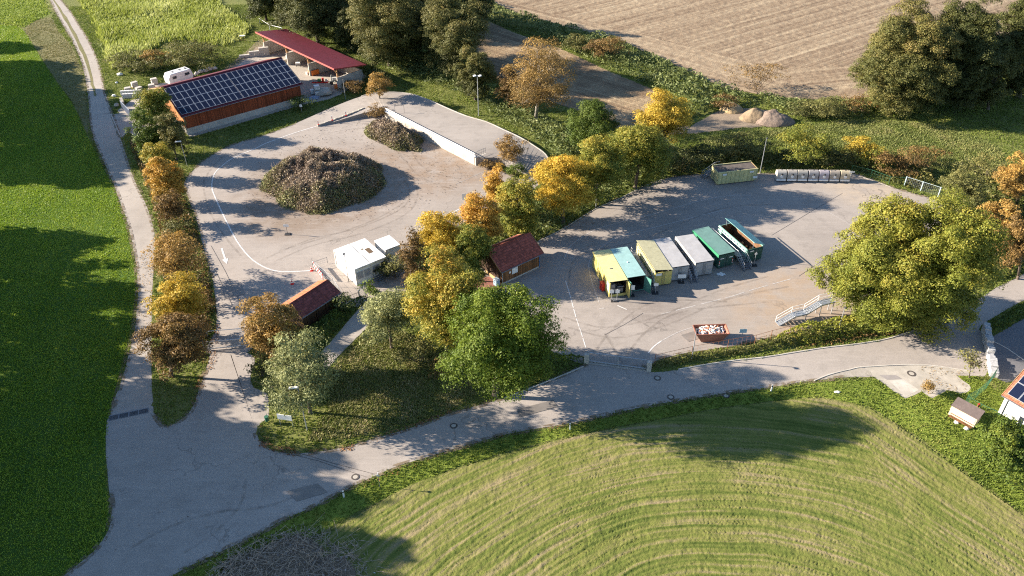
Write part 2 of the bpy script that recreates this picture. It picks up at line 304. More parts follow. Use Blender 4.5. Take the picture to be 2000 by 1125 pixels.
sheet('red_paving', W([(925, 545), (955, 540), (985, 562), (960, 575), (930, 570)], 0, 0), .040, G_RED)
sheet('slab', W([(1717, 733), (1750, 733), (1763, 741), (1732, 742)], 0, 0), .036, plain('old slab', (.3, .27, .25), .9, 0, .3, 1))
sheet('slab', W([(1735, 743), (1765, 741), (1795, 762), (1770, 775)], 0, 0), .036, concrete_w)
sheet('gutter_paving', W([(1592, 743), (1620, 731), (1660, 722), (1685, 718), (1703, 733), (1650, 737)], 0, 2), .036, G_GRAVEL)
def line(name, pix, w, mat, z=.044, smooth=3, dash=None, zf=None):
    pts = [P(p[0], p[1])[:2] for p in (smooth_poly(pix, False, smooth) if smooth else pix)]
    m = MB(); zs = z
    segs = []
    if dash:
        acc = 0; res = []
        for a, b in zip(pts[:-1], pts[1:]):
            L = np.linalg.norm(b-a); k = max(1, int(L/.25))
            for i in range(k):
                if (acc % (dash[0]+dash[1])) < dash[0]: segs.append((a+(b-a)*i/k, a+(b-a)*(i+1)/k))
                acc += L/k
        for a, b in segs:
            d = (b-a)/np.linalg.norm(b-a); nrm = np.array([-d[1], d[0]])*w/2
            m.add([(*(a-nrm), zs), (*(b-nrm), zs), (*(b+nrm), zs), (*(a+nrm), zs)], [(0, 1, 2, 3)])
    else:
        L = []; Rr = []
        for i, p in enumerate(pts):
            d = pts[min(i+1, len(pts)-1)]-pts[max(i-1, 0)]; d = d/np.linalg.norm(d); nrm = np.array([-d[1], d[0]])*w/2; L.append(p-nrm); Rr.append(p+nrm)
        n = len(pts); m.add([(*q, zs) for q in L]+[(*q, zs) for q in Rr], [(i, i+1, n+i+1, n+i) for i in range(n-1)])
    o = m.build(name, mat); o['kind'] = 'structure'; return o
ML = 'road_marking'
de = NT('edge dirt'); p_ = de.pos(); de.fin(de.mix(de.noise(p_, 2, 4), (.13, .10, .07), (.27, .21, .14)), .95, 0, .1); de.l(de.sten(de.noise(p_, 1.1, 5, .75), .46, .6), de.b.inputs['Alpha'])
for pts_ in (LOT[3:24], RY[7:29], RY[29:41], lane_l, lane_r[:14], [(213, 960), (219, 1000), (207, 1045), (174, 1085), (125, 1125)], [(345, 1120), (420, 1083), (500, 1045), (560, 1012), (620, 987), (660, 964), (700, 945), (760, 917), (820, 897), (900, 873), (1000, 846), (1100, 829), (1250, 796), (1350, 779), (1450, 763), (1550, 749), (1650, 737)], [(1150, 709), (1100, 732), (1050, 752), (950, 788), (887, 805), (825, 828), (775, 844), (675, 873), (575, 886), (512, 866), (501, 845)], [(404, 715), (393, 750), (379, 790), (364, 812), (334, 831), (317, 830), (300, 805)]):
    line('edge_dirt', pts_, .75, de.mat, z=.042, smooth=3)
line(ML, [(618, 247), (575, 260), (520, 280), (500, 290), (470, 302), (450, 312), (433, 325), (420, 338), (415, 352), (414, 367), (420, 385), (437, 422), (462, 470), (487, 502), (512, 520), (537, 529), (562, 531), (607, 529)], .2, paint)
line(ML, [(906, 404), (885, 415), (862, 427)], .2, paint)
line(ML, [(948, 334), (920, 347), (890, 360)], .07, wornpaint)
line(ML, [(1467, 382), (1432, 382), (1400, 386), (1350, 397), (1291, 414.6), (1235, 428), (1206, 436), (1167.5, 447), (1138, 463), (1116, 479), (1107, 494), (1101, 508)], .11, wornpaint)
line(ML, [(1417, 410), (1370, 421), (1325, 432.6), (1280, 444), (1235, 455), (1201, 466), (1180, 479), (1158, 498), (1150, 517), (1153, 539.5), (1161, 566.5), (1170, 591)], .12, wornpaint)
line(ML, [(1104.5, 548.5), (1113.5, 578), (1125, 620), (1135, 650), (1144, 679)], .12, paint, dash=(1.8, .25))
line(ML, [(1266, 690), (1277, 677), (1292, 666)], .16, paint)
line(ML, [(1292, 666), (1325, 649), (1352, 640)], .10, wornpaint)
line(ML, [(1545, 545), (1460, 569), (1433, 578), (1390, 589), (1347, 600), (1291, 614)], .12, wornpaint, dash=(3, .8))
line(ML, [(1206, 597), (1224, 605)], .14, paint, smooth=0)
line(ML, [(1170, 604), (1180, 602)], .14, wornpaint, smooth=0)
line(ML, [(1700, 470), (1655, 436), (1610, 410)], .07, wornpaint, smooth=0)
for sp in ([(1507, 460), (1580, 416), (1645, 378)], [(1256, 612), (1220, 634), (1180, 655)], [(412, 480), (440, 530), (474, 602)], [(420, 527), (438, 565), (458, 605)], [(497, 867), (460, 855), (420, 820), (385, 805)] if False else [(545, 882), (620, 900), (715, 932)], [(575, 882), (650, 905), (730, 926)], [(1620, 410), (1660, 440), (1700, 470)] if False else [(1560, 540), (1620, 500), (1680, 470)]):
    line('asphalt_seam', sp, .05, seam, z=.048, smooth=0)
tm = NT('tyre mark'); p_ = tm.pos(); tm.fin((.13, .105, .085), .85, 0, .2); tm.l(tm.math('MULTIPLY', tm.sten(tm.noise(p_, .8, 4, .7), .35, .75), .3), tm.b.inputs['Alpha'])
for pts_ in ([(520, 505), (600, 470), (700, 445), (780, 410), (800, 380), (790, 350)], [(535, 512), (610, 480), (710, 455), (790, 420), (815, 385), (806, 345)], [(545, 490), (640, 462), (730, 430), (790, 395)], [(600, 255), (700, 240), (780, 270), (830, 330), (900, 350)], [(640, 260), (720, 252), (770, 290), (820, 345), (890, 372)], [(440, 300), (400, 350), (405, 400), (430, 450), (470, 500)], [(240, 1080), (330, 1030), (430, 1000), (520, 990), (600, 960)], [(480, 935), (470, 985), (420, 1040), (360, 1080)], [(1100, 620), (1180, 640), (1280, 620), (1400, 570), (1500, 540)], [(1110, 640), (1200, 660), (1300, 636), (1420, 585), (1540, 560)], [(1160, 690), (1200, 640), (1280, 590), (1420, 590)], [(1220, 700), (1260, 650), (1330, 610), (1500, 590)], [(1500, 400), (1400, 410), (1250, 470), (1130, 500), (1110, 560)], [(1230, 740), (1210, 700), (1180, 650)]):
    line('tyre_marks', pts_, .32, tm.mat, z=.052, smooth=5)
for k_, pq in enumerate([[(430, 560), (470, 552), (478, 575), (436, 585)], [(560, 960), (620, 945), (640, 962), (580, 980)], [(1330, 655), (1380, 640), (1400, 652), (1345, 668)], [(1010, 800), (1080, 782), (1090, 795), (1015, 815)]]): sheet('asphalt_patch', W(pq, 0, 0), .056, plain('patch %d' % k_, sc3((.25, .225, .2), 1-.1*k_), .85, 0, .2, 1))
# painted arrow
a0, a1 = P(433, 485)[:2], P(443, 516)[:2]; dv = (a1-a0); L_ = np.linalg.norm(dv); dv /= L_; nv = np.array([-dv[1], dv[0]])
m = MB(); q = lambda s, t: (*(a0+dv*s+nv*t), .044)
m.add([q(0, -.13), q(L_-1.4, -.13), q(L_-1.4, .13), q(0, .13)], [(0, 1, 2, 3)]); m.add([q(L_-1.4, -.45), q(L_, 0), q(L_-1.4, .45)], [(0, 1, 2)])
m.build('arrow_marking', paint)['kind'] = 'structure'
# kerbs
def kerb(pix, w=.14, h=.1):
    pts = [P(*p)[:2] for p in smooth_poly(pix, False, 4)]; m = MB()
    for a, b in zip(pts[:-1], pts[1:]): m.bar((*a, h/2), (*b, h/2), w, h)
    m.build('kerb', concrete_w)['kind'] = 'structure'
kerb([(985, 778), (1050, 753), (1100, 733), (1140, 716)]); kerb([(1325, 722), (1375, 713), (1437, 704), (1500, 697), (1600, 681), (1675, 672), (1737, 661), (1795, 642)])
kerb([(1590, 744), (1620, 732), (1660, 722), (1690, 717), (1800, 713), (1900, 727)]); kerb([(1933, 664), (1965, 680), (2000, 704), (2060, 745)], .12, .06)
kerb([(217, 224), (224, 240), (236, 268)]); kerb([(236, 268), (262, 250)])
kerb([(1052, 471), (1100, 447), (1162, 409), (1212, 387), (1262, 362), (1300, 349)], .12, .08)
kerb([(1662, 340), (1700, 351), (1740, 366)], .12, .06); kerb([(837, 196), (875, 212), (950, 237)], .01, .01) if False else None
# ------------------------------------------------ grid fields: mown meadow and stubble
def field(name, poly, step, hfun, tfun, mat, z=.02):
    xs = [p[0] for p in poly]; ys = [p[1] for p in poly]; X = np.arange(min(xs), max(xs), step); Y = np.arange(min(ys), max(ys), step)
    gx, gy = np.meshgrid(X, Y); gx = gx.ravel(); gy = gy.ravel(); ins = inpoly(gx, gy, poly)
    h = hfun(gx, gy); t = tfun(gx, gy); nx = len(X); idx = np.arange(len(gx)).reshape(len(Y), nx)
    Fq = np.stack([idx[:-1, :-1], idx[:-1, 1:], idx[1:, 1:], idx[1:, :-1]], -1).reshape(-1, 4); Fq = Fq[ins[Fq].all(1)]
    used = np.unique(Fq); mp = np.full(len(gx), -1); mp[used] = np.arange(len(used))
    o = mesh_np(name, np.stack([gx, gy, z+h], -1)[used], mp[Fq], mat, None, [('tint', 'POINT', t[used])], True); o['kind'] = 'structure'; return o
def fieldmat(name, stops, bstr=.5, fine=9):
    t = NT(name); p = t.pos(); a = t.n('Attribute', attribute_name='tint').outputs['Fac']; f = t.noise(p, fine, 4, .7); f2 = t.noise(p, fine*.25, 4, .7)
    v = t.math('ADD', a, t.math('MULTIPLY', t.math('SUBTRACT', f, .5), .7)); v = t.math('ADD', v, t.math('MULTIPLY', t.math('SUBTRACT', f2, .5), .35)); t.bump(t.math('ADD', f, f2), bstr, .08)
    return t.fin(t.ramp(v, stops), .95, 0, .1)
M_MOWN = fieldmat('mown meadow', [(.05, (.05, .075, .015)), (.35, (.105, .13, .028)), (.62, (.165, .17, .045)), (.95, (.25, .2, .11))])
M_STUB = fieldmat('stubble', [(.1, (.11, .075, .05)), (.38, (.21, .152, .10)), (.68, (.32, .248, .165)), (1., (.46, .375, .25))], .7, 4)
M_STUBG = fieldmat('rough stubble soil', [(.1, (.10, .065, .042)), (.4, (.20, .14, .085)), (.65, (.31, .235, .145)), (.9, (.48, .39, .25))], .8, 4)
mown_out = [(300, 1200), (390, 1180), (500, 1125), (600, 1065), (700, 1005), (800, 948), (900, 914), (1000, 884), (1100, 858), (1200, 837), (1300, 818), (1400, 800), (1500, 786), (1600, 778), (1700, 800), (1800, 864), (1900, 938), (2000, 1008), (2200, 1150), (2500, 1500), (1400, 1700), (400, 1500)]
MOWN = W(mown_out, 0, 3)
AC = np.array([19.69, 21.57])
def arcs(x, y):
    dx, dy = x-AC[0], y-AC[1]; r = np.hypot(dx, dy)+2.2*vnoise(x, y, 15)+.5*vnoise(x+40, y, 4); th = np.arctan2(dy, dx); k = np.clip((x-34)/8, 0, 1)*np.clip((40-th*0)/1, 0, 1)
    r2 = (x*math.cos(R(38))+y*math.sin(R(38)))+.4*vnoise(x, y, 9)      # straight runs on the right
    u = np.where(k > .5, r2, r); s = np.where(k > .5, -x*math.sin(R(38))+y*math.cos(R(38)), th*r); return u, s
def mown_h(x, y):
    u, s = arcs(x, y); f = (u/2.15) % 1; d = np.abs(f-.5)*2.15; tr = np.abs(d-.62)       # two tyre tracks per pass
    c = np.cos(2*np.pi*(s/.36+tr*np.sign(d-.62)*0+np.abs(tr)*2.4)); amp = np.clip((.30-tr)/.1, 0, 1)*np.clip(vnoise(x+50, y, 5)*5-2.2, 0, 1)*(.55+.45*vnoise(x, y, 2.))
    g = .016*np.sin(2*np.pi*u/.62+9*vnoise(x, y, 2.5))*vnoise(x+7, y, 4)+.045*vnoise(x, y, .3)+.05*np.random.RandomState(2).rand(len(x))+.05*vnoise(x, y, 1.1)
    return amp*(.038*c-.02)+g
def mown_t(x, y):
    u, s = arcs(x, y); a = vnoise(u*5.2+40, s*.16, 1.6); b = vnoise(u*15+70, s*.35, 2.2); e = .6*vnoise(x, y, 5)+.4*vnoise(x+20, y, 1.3)
    f = (u/2.15) % 1; d = np.abs(f-.5)*2.15; tr = np.clip((.3-np.abs(d-.62))/.15, 0, 1)
    return -.07+.46*a+.44*b+.36*e+.06*tr
field('mown_meadow', MOWN, .105, mown_h, mown_t, M_MOWN, .015)
stub_out = [(940, -8), (1000, 24), (1100, 52), (1200, 78), (1260, 103), (1350, 143), (1400, 168), (1450, 180), (1520, 190), (1600, 196), (1690, 192), (1720, 180), (1800, 160), (1900, 120), (2100, 100), (2100, -70), (780, -70)]
STUB = W(stub_out, 0, 2)
STRIP = W([(935, 52), (955, 42), (1000, 62), (1100, 97), (1180, 135), (1260, 168), (1315, 195), (1345, 235), (1335, 262), (1240, 265), (1190, 245), (1120, 215), (1000, 170), (930, 120)], 0, 2)
def rowsd(x, y):
    a1, a2 = R(34), R(-41); c = math.cos; s = math.sin
    hx, hy = P(1350, 143)[:2]; d = (x-hx)*s(R(41))+(y-hy)*c(R(41))        # distance from the hedge edge
    hxb, hyb = P(1560, 192)[:2]; d2 = (x-hxb)*s(R(-8))+(y-hyb)*c(R(-8))
    dd = np.minimum(d, d2)+4*(vnoise(x, y, 12)-.5)
    u1 = -(x)*s(a1)+y*c(a1)+.00*x; u2 = np.where(d < d2, -(x)*s(a2)+y*c(a2), -(x)*s(R(12))+y*c(R(12))); return u1, u2, dd
def stub_t(x, y):
    u1, u2, dd = rowsd(x, y); hl = dd < 14; u = np.where(hl, u2, u1)+.25*vnoise(x, y, 9); s = np.where(hl, x, x)
    fine = .5+.5*np.sin(2*np.pi*u/.78); wide = np.exp(-((((u/5.6) % 1)-.5)*9)**2); ln = vnoise(u*6, s*.05, 1.5); ln2 = vnoise(u*2.2+30, s*.04, 1.5)
    return -.02+.13*fine+.20*wide*vnoise(x, y, 20)+.30*ln+.30*ln2+.22*vnoise(x, y, .9)
def stub_h(x, y):
    u1, u2, dd = rowsd(x, y); u = np.where(dd < 14, u2, u1); return .05*np.sin(2*np.pi*u/.78)+.10*vnoise(x, y, .6)
field('stubble_field', STUB, .34, stub_h, stub_t, M_STUB, .03)
def strip_t(x, y):
    u = x*math.sin(R(41))+y*math.cos(R(41)); return .05+.22*(.5+.5*np.sin(2*np.pi*u/.8))+.3*vnoise(u*5, x*.08, 1.5)+.25*vnoise(x, y, 3)+.1*vnoise(x, y, .8)
field('stubble_strip', STRIP, .3, lambda x, y: .06*np.sin(2*np.pi*(x*math.sin(R(41))+y*math.cos(R(41)))/.8)+.1*vnoise(x, y, .6), strip_t, M_STUBG, .03)
# ------------------------------------------------ raised unloading platform with its ramps
st = [((575, 242), (618, 247), .03), ((625, 220), (652, 238), .35), ((675, 199), (708, 221), .9), ((720, 184), (745, 214), 1.35), ((755, 180), (753, 217), 1.5), ((800, 183), (765, 222), 1.5), ((837, 195), (800, 239), 1.5), ((875, 212), (840, 260), 1.5), ((912, 227), (885, 283), 1.5), ((950, 238), (930, 306), 1.5), ((985, 254), (975, 308), 1.45), ((1015, 268), (1003, 318), 1.2), ((1045, 286), (1020, 330), .8), ((1066, 302), (1028, 338), .45), ((1070, 318), (1028, 346), .2), ((1056, 338), (1020, 356), .04)]
ins_ = smooth_poly([(*s[0], s[2]) for s in st], False, 3); inn_ = smooth_poly([(*s[1], s[2]) for s in st], False, 3)
o3 = [P(a[0], a[1], a[2]) for a in ins_]; i3 = [P(a[0], a[1], a[2]) for a in inn_]; n = len(o3)
m = MB(); m.add([tuple(q) for q in o3]+[tuple(q) for q in i3]+[(q[0], q[1], -.1) for q in i3], [(i, n+i, n+i+1, i+1) for i in range(n-1)]+[(n+i, 2*n+i, 2*n+i+1, n+i+1) for i in range(n-1)])
ob = m.build('ramp_road', A_RAMP); ob['kind'] = 'structure'
for pl in ob.data.polygons:
    pass
m = MB(); bank = []
for i, q in enumerate(o3):
    d = o3[min(i+1, n-1)]-o3[max(i-1, 0)]; d = d/np.linalg.norm(d); nn = np.array([-d[1], d[0], 0]); k = q+nn*(1.7*q[2]+.05); bank.append((k[0], k[1], -.02))
m.add([tuple(q) for q in o3]+bank, [(i, i+1, n+i+1, n+i) for i in range(n-1)]); m.build('ramp_bank', G_GRASS, smooth=True)['kind'] = 'structure'
ASPH.append([tuple(q[:2]) for q in o3]+[tuple(q[:2]) for q in i3[::-1]])
line('kerb', [], 0, paint) if False else None
m = MB()
for a, b in zip(o3[8:-4], o3[9:-3]): m.bar(a+[0, 0, .03], b+[0, 0, .03], .15, .1)
m.build('kerb', concrete_w)['kind'] = 'structure'
# white edge line of platform inner side is the retaining wall coping (built below)
# ------------------------------------------------ vegetation
NLEAF = [0]
def leafquads(rng, C, N, size, flat=0.0):
    """C centres, N preferred normals -> quad verts/faces"""
    n = len(C); nr = rng.normal(size=(n, 3)); nr /= np.linalg.norm(nr, axis=1)[:, None]+1e-9; nn = N*.75+nr; nn /= np.linalg.norm(nn, axis=1)[:, None]+1e-9
    a = np.cross(nn, rng.normal(size=(n, 3))); a /= np.linalg.norm(a, axis=1)[:, None]+1e-9; b = np.cross(nn, a); s = (size*(.42+1.15*rng.random(n)**1.5))[:, None]*.5
    V = np.stack([C-a*s*1.25, C-b*s*.7+nn*s*.25, C+a*s*1.25, C+b*s*.7+nn*s*.25], 1).reshape(-1, 3); Fq = np.arange(n*4).reshape(n, 4); NLEAF[0] += n
    return V, Fq
def crown(rng, c, rx, ry, rz, leaf, dens, nl=None, bias=.25, lowcut=-.65, hole=0.):
    nl = nl or int(20+rx*8); L = []
    while len(L) < nl:
        v = rng.normal(size=3); v /= np.linalg.norm(v); rr = rng.random()**.4*.80
        if v[2]*rr < lowcut: continue
        L.append(v*rr)
    L = np.array(L); rad = (.17+.17*rng.random(nl))*(.8+.3*rng.random()); cs = []; ns = []; tt = []
    E3 = np.array([rx, ry, rz]); sr = max(leaf*1.5, min(.85, .085*rx+.22))
    for i in range(nl):
        ra = rad[i]*E3*np.array([1, 1, .8]); ra = np.maximum(ra, sr*.7); ns_ = max(3, int(4*math.pi*ra[0]*ra[2]/(sr*sr*3.0)*min(1.0, .55+.45*dens)))
        v = rng.normal(size=(ns_, 3)); v /= np.linalg.norm(v, axis=1)[:, None]; v[:, 2] = np.where(v[:, 2] < -.45, -v[:, 2], v[:, 2]); sc_ = L[i]*E3+v*ra*(.7+.4*rng.random(ns_))[:, None]
        k = max(5, int(4*math.pi*sr*sr/(leaf*leaf*.9)*dens*.62)); w_ = rng.normal(size=(ns_, k, 3)); w_ /= np.linalg.norm(w_, axis=2)[:, :, None]; w_[:, :, 2] = np.where(w_[:, :, 2] < -.2, -w_[:, :, 2]*.8, w_[:, :, 2])
        srs = sr*(.65+.7*rng.random((ns_, 1, 1))); q = w_*(.6+.5*rng.random((ns_, k, 1))**.7)*srs*np.array([1.15, 1.15, .8])
        cs.append((sc_[:, None, :]+q).reshape(-1, 3)+c); ns.append((w_*1.5+v[:, None, :]*.5+np.array([0, 0, .2])).reshape(-1, 3))
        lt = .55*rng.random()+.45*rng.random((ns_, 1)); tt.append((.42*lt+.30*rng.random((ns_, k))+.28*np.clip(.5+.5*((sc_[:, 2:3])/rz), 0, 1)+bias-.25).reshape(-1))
    return np.vstack(cs), np.vstack(ns), np.concatenate(tt), L*np.array([rx, ry, rz])+c
def wood(rng, m, base, top, r0, lobes, twigs=0, lean=None):
    base, top = Vector(base), Vector(top); mid = base.lerp(top, .5)+Vector(rng.normal(size=3)*.15)*(top-base).length*.15
    m.tube(base-Vector((0, 0, .3)), base+(mid-base)*.15, r0*1.5, r0, 8); m.tube(base+(mid-base)*.15, mid, r0, r0*.75, 8); m.tube(mid, top, r0*.75, r0*.3, 7)
    for i, q in enumerate(lobes):
        q = Vector(q); t = .35+.55*rng.random(); s = base.lerp(mid, t*2) if t < .5 else mid.lerp(top, t*2-1); 
        if q.z < s.z: s = base.lerp(mid, .8)
        k = s.lerp(q, .5)+Vector((0, 0, .12*(q-s).length)); rr = r0*(.25+.2*rng.random()); m.tube(s, k, rr, rr*.6, 5); m.tube(k, q, rr*.6, rr*.2, 4)
        for j in range(twigs):
            d = Vector(rng.normal(size=3)); d.normalize(); d = (d+(q-base).normalized()*.8)*(.5+rng.random())*(top-base).length*.13; st_ = k.lerp(q, rng.random()); m.tube(st_, st_+d, .03, .008, 3)
def make_tree(name, label, cat, bpix, box, pal, group=None, leaf=None, dens=1., twigs=0, bias=.25, seed=None, bark_m=None, wmin=None, nl=None, rt=None, zb=0, lowcut=-.65, kidlabel=None, wpos=None):
    rng = np.random.RandomState((seed if seed is not None else int(bpix[0]*7+bpix[1]*13)) % 99991)
    if wpos is not None:
        base = np.array([wpos[0], wpos[1], 0.]); h, r = wpos[2], wpos[3]; c = base+[0, 0, h*.58]; rx = ry = r; rz = h*.42
    else:
        base = P(*bpix); x0, y0, x1, y1 = box; s = F_PX/np.linalg.norm(base-np.array([0, 0, CAM_H])); hm = height_to(base, (y0+y1)/2)
        q = base+np.array([0, 0, hm]); k = F_PX/((q-np.array([0, 0, CAM_H]))@CF); px, _ = proj(q)
        cx = base[0]+((x0+x1)/2-px)/k; rx = ry = (x1-x0)/2/k*1.04
        dirn = q-np.array([0, 0, CAM_H]); dn = np.linalg.norm(dirn); sp = -dirn[2]/dn; cp = math.sqrt(1-sp*sp); half = (y1-y0)/2/k*1.04; rz2 = (half**2-(rx*sp)**2)/(cp*cp); rz = math.sqrt(max(rz2, (rx*.45)**2)); c = np.array([cx, base[1], max(hm, rz*.9)])
    root = thing(name, label, cat, base, 0, group); loc = np.array([base[0], base[1], 0])
    leaf = leaf or max(.17, 1.6/ppm(*proj(base)) if wpos is None else .6)
    C, N, T, lobes = crown(rng, c-loc, rx*.93, ry*.93, rz*.93, leaf, dens, nl, bias, lowcut)
    if wpos is None:      # fit the crown to the size measured for this tree
        for _ in range(3):
            U = C+loc-np.array([0, 0, CAM_H]); kk = U@CF; px = 1000+F_PX*(U@CR)/kk; py = 562.5+F_PX*(U@CD)/kk; a0_, a1_ = np.percentile(px, (.4, 99.6)); b0_, b1_ = np.percentile(py, (.4, 99.6))
            fx = (x1-x0)/(a1_-a0_); fz = min(1.6, max(.6, (y1-y0)/(b1_-b0_))); km = float(np.median(kk)); mu = np.array([np.median(C[:, 0]), np.median(C[:, 1]), C[:, 2].mean()]); dx = ((x0+x1)-(a0_+a1_))/2*km/F_PX; dz = -((y0+y1)-(b0_+b1_))/2*km/F_PX/cp
            f3 = np.array([fx, fx, fz]); C = (C-mu)*f3+mu+[dx, 0, dz]; lobes = (lobes-mu)*f3+mu+[dx, 0, dz]
        lo_ = np.percentile(C[:, 2], 1); 
        if lo_ < .2: C[:, 2] = np.where(C[:, 2] < 1.5, .15+np.abs(C[:, 2]-lo_)*1.35/(1.5-lo_+1e-6), C[:, 2])
        c = np.array([C[:, 0].mean(), C[:, 1].mean(), C[:, 2].mean()])+loc; rz = (C[:, 2].max()-C[:, 2].min())/2
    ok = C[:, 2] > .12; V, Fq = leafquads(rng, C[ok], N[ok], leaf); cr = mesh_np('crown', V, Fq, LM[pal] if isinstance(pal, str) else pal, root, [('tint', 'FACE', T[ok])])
    m = MB(); r0 = rt or max(.07, min(.45, rx*.055)); wood(rng, m, (0, 0, 0), tuple(c-loc+np.array([0, 0, rz*.35])), r0, lobes[:int(10+rx*1.5)], twigs)
    m.build('trunk', bark_m or bark, root, True)
    return root
def make_shrub(name, label, cat, bpix, wpx, hm, pal, group=None, leaf=None, dens=.9, bias=.25, twigs=3, dpx=None):
    """low bush: foliage down to the ground, with stems"""
    rng = np.random.RandomState(int(bpix[0]*11+bpix[1]*17) % 99991); base = P(*bpix); s = ppm(*bpix); r = wpx/2/s; ry = (dpx/2/s if dpx else r*.85)
    root = thing(name, label, cat, base, 0, group); leaf = leaf or max(.18, 1.7/s)
    C, N, T, lobes = crown(rng, np.array([0, 0, hm*.5]), r*.95, ry*.95, hm*.52, leaf, dens, int(9+r*3.5), bias, -.6)
    p2 = np.percentile(np.abs(C), 97, axis=0); zt = np.percentile(C[:, 2], 98); f3 = np.array([r*1.12/p2[0], ry*1.12/p2[1], hm*1.15/zt]); C = C*f3; lobes = lobes*f3
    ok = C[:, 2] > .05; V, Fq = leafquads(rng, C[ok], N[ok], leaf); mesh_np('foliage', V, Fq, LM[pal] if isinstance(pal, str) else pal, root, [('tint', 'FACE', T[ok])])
    m = MB()
    for q in lobes[:12]:
        q = Vector(q); k = q*.5+Vector((0, 0, .1)); m.tube((q.x*.15, q.y*.15, -.1), k, .05, .035, 4); m.tube(k, q, .035, .012, 4)
        for j in range(twigs): m.tube(q, q+Vector(rng.normal(size=3))*.35*max(.5, hm*.4), .014, .005, 3)
    m.build('stem', bark, root)
    return root
def leafmass(name, label, cat, polys, h, leaf, dens, pal, kind=None, zmin=0., var=2.6, group=None, inner=True, seed=3):
    """continuous low growth over polygons (world xy): hummocky layer of leaves"""
    rng = np.random.RandomState(seed); Cs = []; Ts = []
    for poly in polys:
        xs = [p[0] for p in poly]; ys = [p[1] for p in poly]; A = (max(xs)-min(xs))*(max(ys)-min(ys)); n = int(A/(leaf*leaf)*dens*1.6)
        x = rng.uniform(min(xs), max(xs), n); y = rng.uniform(min(ys), max(ys), n); ins = inpoly(x, y, poly); x = x[ins]; y = y[ins]
        e = np.full(len(x), 9.)
        P_ = np.array([p[:2] for p in poly]); 
        for a, b in zip(P_, np.roll(P_, -1, 0)):
            ab = b-a; t = np.clip(((x-a[0])*ab[0]+(y-a[1])*ab[1])/(ab@ab+1e-9), 0, 1); e = np.minimum(e, np.hypot(x-a[0]-t*ab[0], y-a[1]-t*ab[1]))
        hh = h*(.25+.95*vnoise(x, y, var)*.7+.5*vnoise(x+33, y, var*.4)*.7)*np.clip(e/(h*.7)+.15, 0, 1); z = zmin+hh*(.35+.65*rng.random(len(x))**.35)
        Cs.append(np.stack([x, y, z], -1)); Ts.append(.42*vnoise(x, y, var*.8)+.3*rng.random(len(x))+.25*vnoise(x+90, y+20, var*.25))
    C = np.vstack(Cs); T = np.concatenate(Ts); N = np.tile([0, -.15, 1.], (len(C), 1)); V, Fq = leafquads(rng, C, N, leaf)
    o = mesh_np(name, V, Fq, LM[pal] if isinstance(pal, str) else pal, None, [('tint', 'FACE', T)]); tag(o, label, cat, group, kind); return o
def tufts(name, label, cat, polys, dens, h, wd, pal, holes=(), kind='stuff', seed=5, lean=.5, tvar=6, blades=3, hvar=4, z0=.0, tfun=None):
    rng = np.random.RandomState(seed); Vs = []; Ts = []
    for poly in polys:
        xs = [p[0] for p in poly]; ys = [p[1] for p in poly]; A = (max(xs)-min(xs))*(max(ys)-min(ys)); n = int(A*dens); x = rng.uniform(min(xs), max(xs), n); y = rng.uniform(min(ys), max(ys), n); ins = inpoly(x, y, poly)
        for hl in holes: ins &= ~inpoly(x, y, hl)
        x = x[ins]; y = y[ins]; n = len(x)
        for b in range(blades):
            th = rng.uniform(0, 2*math.pi, n); d = np.stack([np.cos(th), np.sin(th)], -1); off = rng.normal(size=(n, 2))*wd*.8; bx = np.stack([x, y], -1)+off; hh = h*(.5+.6*rng.random(n))*(.55+.75*vnoise(x, y, hvar)); ln = (rng.random(n)*lean*hh)[:, None]; pr = np.stack([-d[:, 1], d[:, 0]], -1)*(wd*(.6+.6*rng.random(n)))[:, None]*.5
            a = np.concatenate([bx-pr, np.full((n, 1), z0)], 1); c = np.concatenate([bx+pr, np.full((n, 1), z0)], 1); tp = np.concatenate([bx+d*ln, (z0+hh)[:, None]], 1); Vs.append(np.stack([a, c, tp], 1).reshape(-1, 3))
            Ts.append(np.clip(.42*vnoise(x, y, tvar)+.38*rng.random(n)+.2*vnoise(x+5, y+70, tvar*.2), 0, 1) if tfun is None else np.clip(tfun(x, y)+.30*(rng.random(n)-.5), 0, 1))
    V = np.vstack(Vs); Fq = np.arange(len(V)).reshape(-1, 3); NLEAF[0] += len(Fq)
    return tag(mesh_np(name, V, Fq, LM[pal], None, [('tint', 'FACE', np.concatenate(Ts))]), label, cat, None, kind)
SP = W(crop_pix[:25]+[(40, 1180), (-60, 1250), (-330, 1250), (-330, 900), (-300, 600), (-200, 300), (-90, 60), (10, 50)], 0, 2)
tufts('crop_plants', 'lush dark green young crop covering the field left of the lane', 'crop', [SP], 42, .17, .10, 'crop', lean=.9, tvar=9, blades=3, tfun=lambda x, y: .12+.30*vnoise(x, y, 11)+.22*vnoise(x*1.6+y*.2, y*.15, 1.2)+.2*vnoise(x, y, 2.2)+.14*(np.abs(((x*.94+y*.34)/9)%1-.5) > .47))
tufts('meadow_grass', 'bright green grass in the far left corner beyond the crop', 'grass', [W([(-60, 40), (45, 54), (98, 26), (84, -30), (-60, -30)], 0, 0)], 5, .3, .4, 'lush', tvar=5)
tufts('mown_grass', 'pale mown grass strip beside the gravel track', 'grass', [MOWN_S], 9, .14, .22, 'dry', tvar=4)
MZ = W([(160, -30), (185, 40), (205, 90), (222, 135), (260, 120), (300, 95), (350, 80), (400, 85), (440, 90), (490, 58), (430, 12), (400, -30)], 0, 2)
tufts('maize_plants', 'pale yellow green flowering crop in the field beyond the barn', 'crop', [MZ], 5.0, 1.25, .42, 'maize', lean=.9, tvar=9, blades=4, hvar=7)
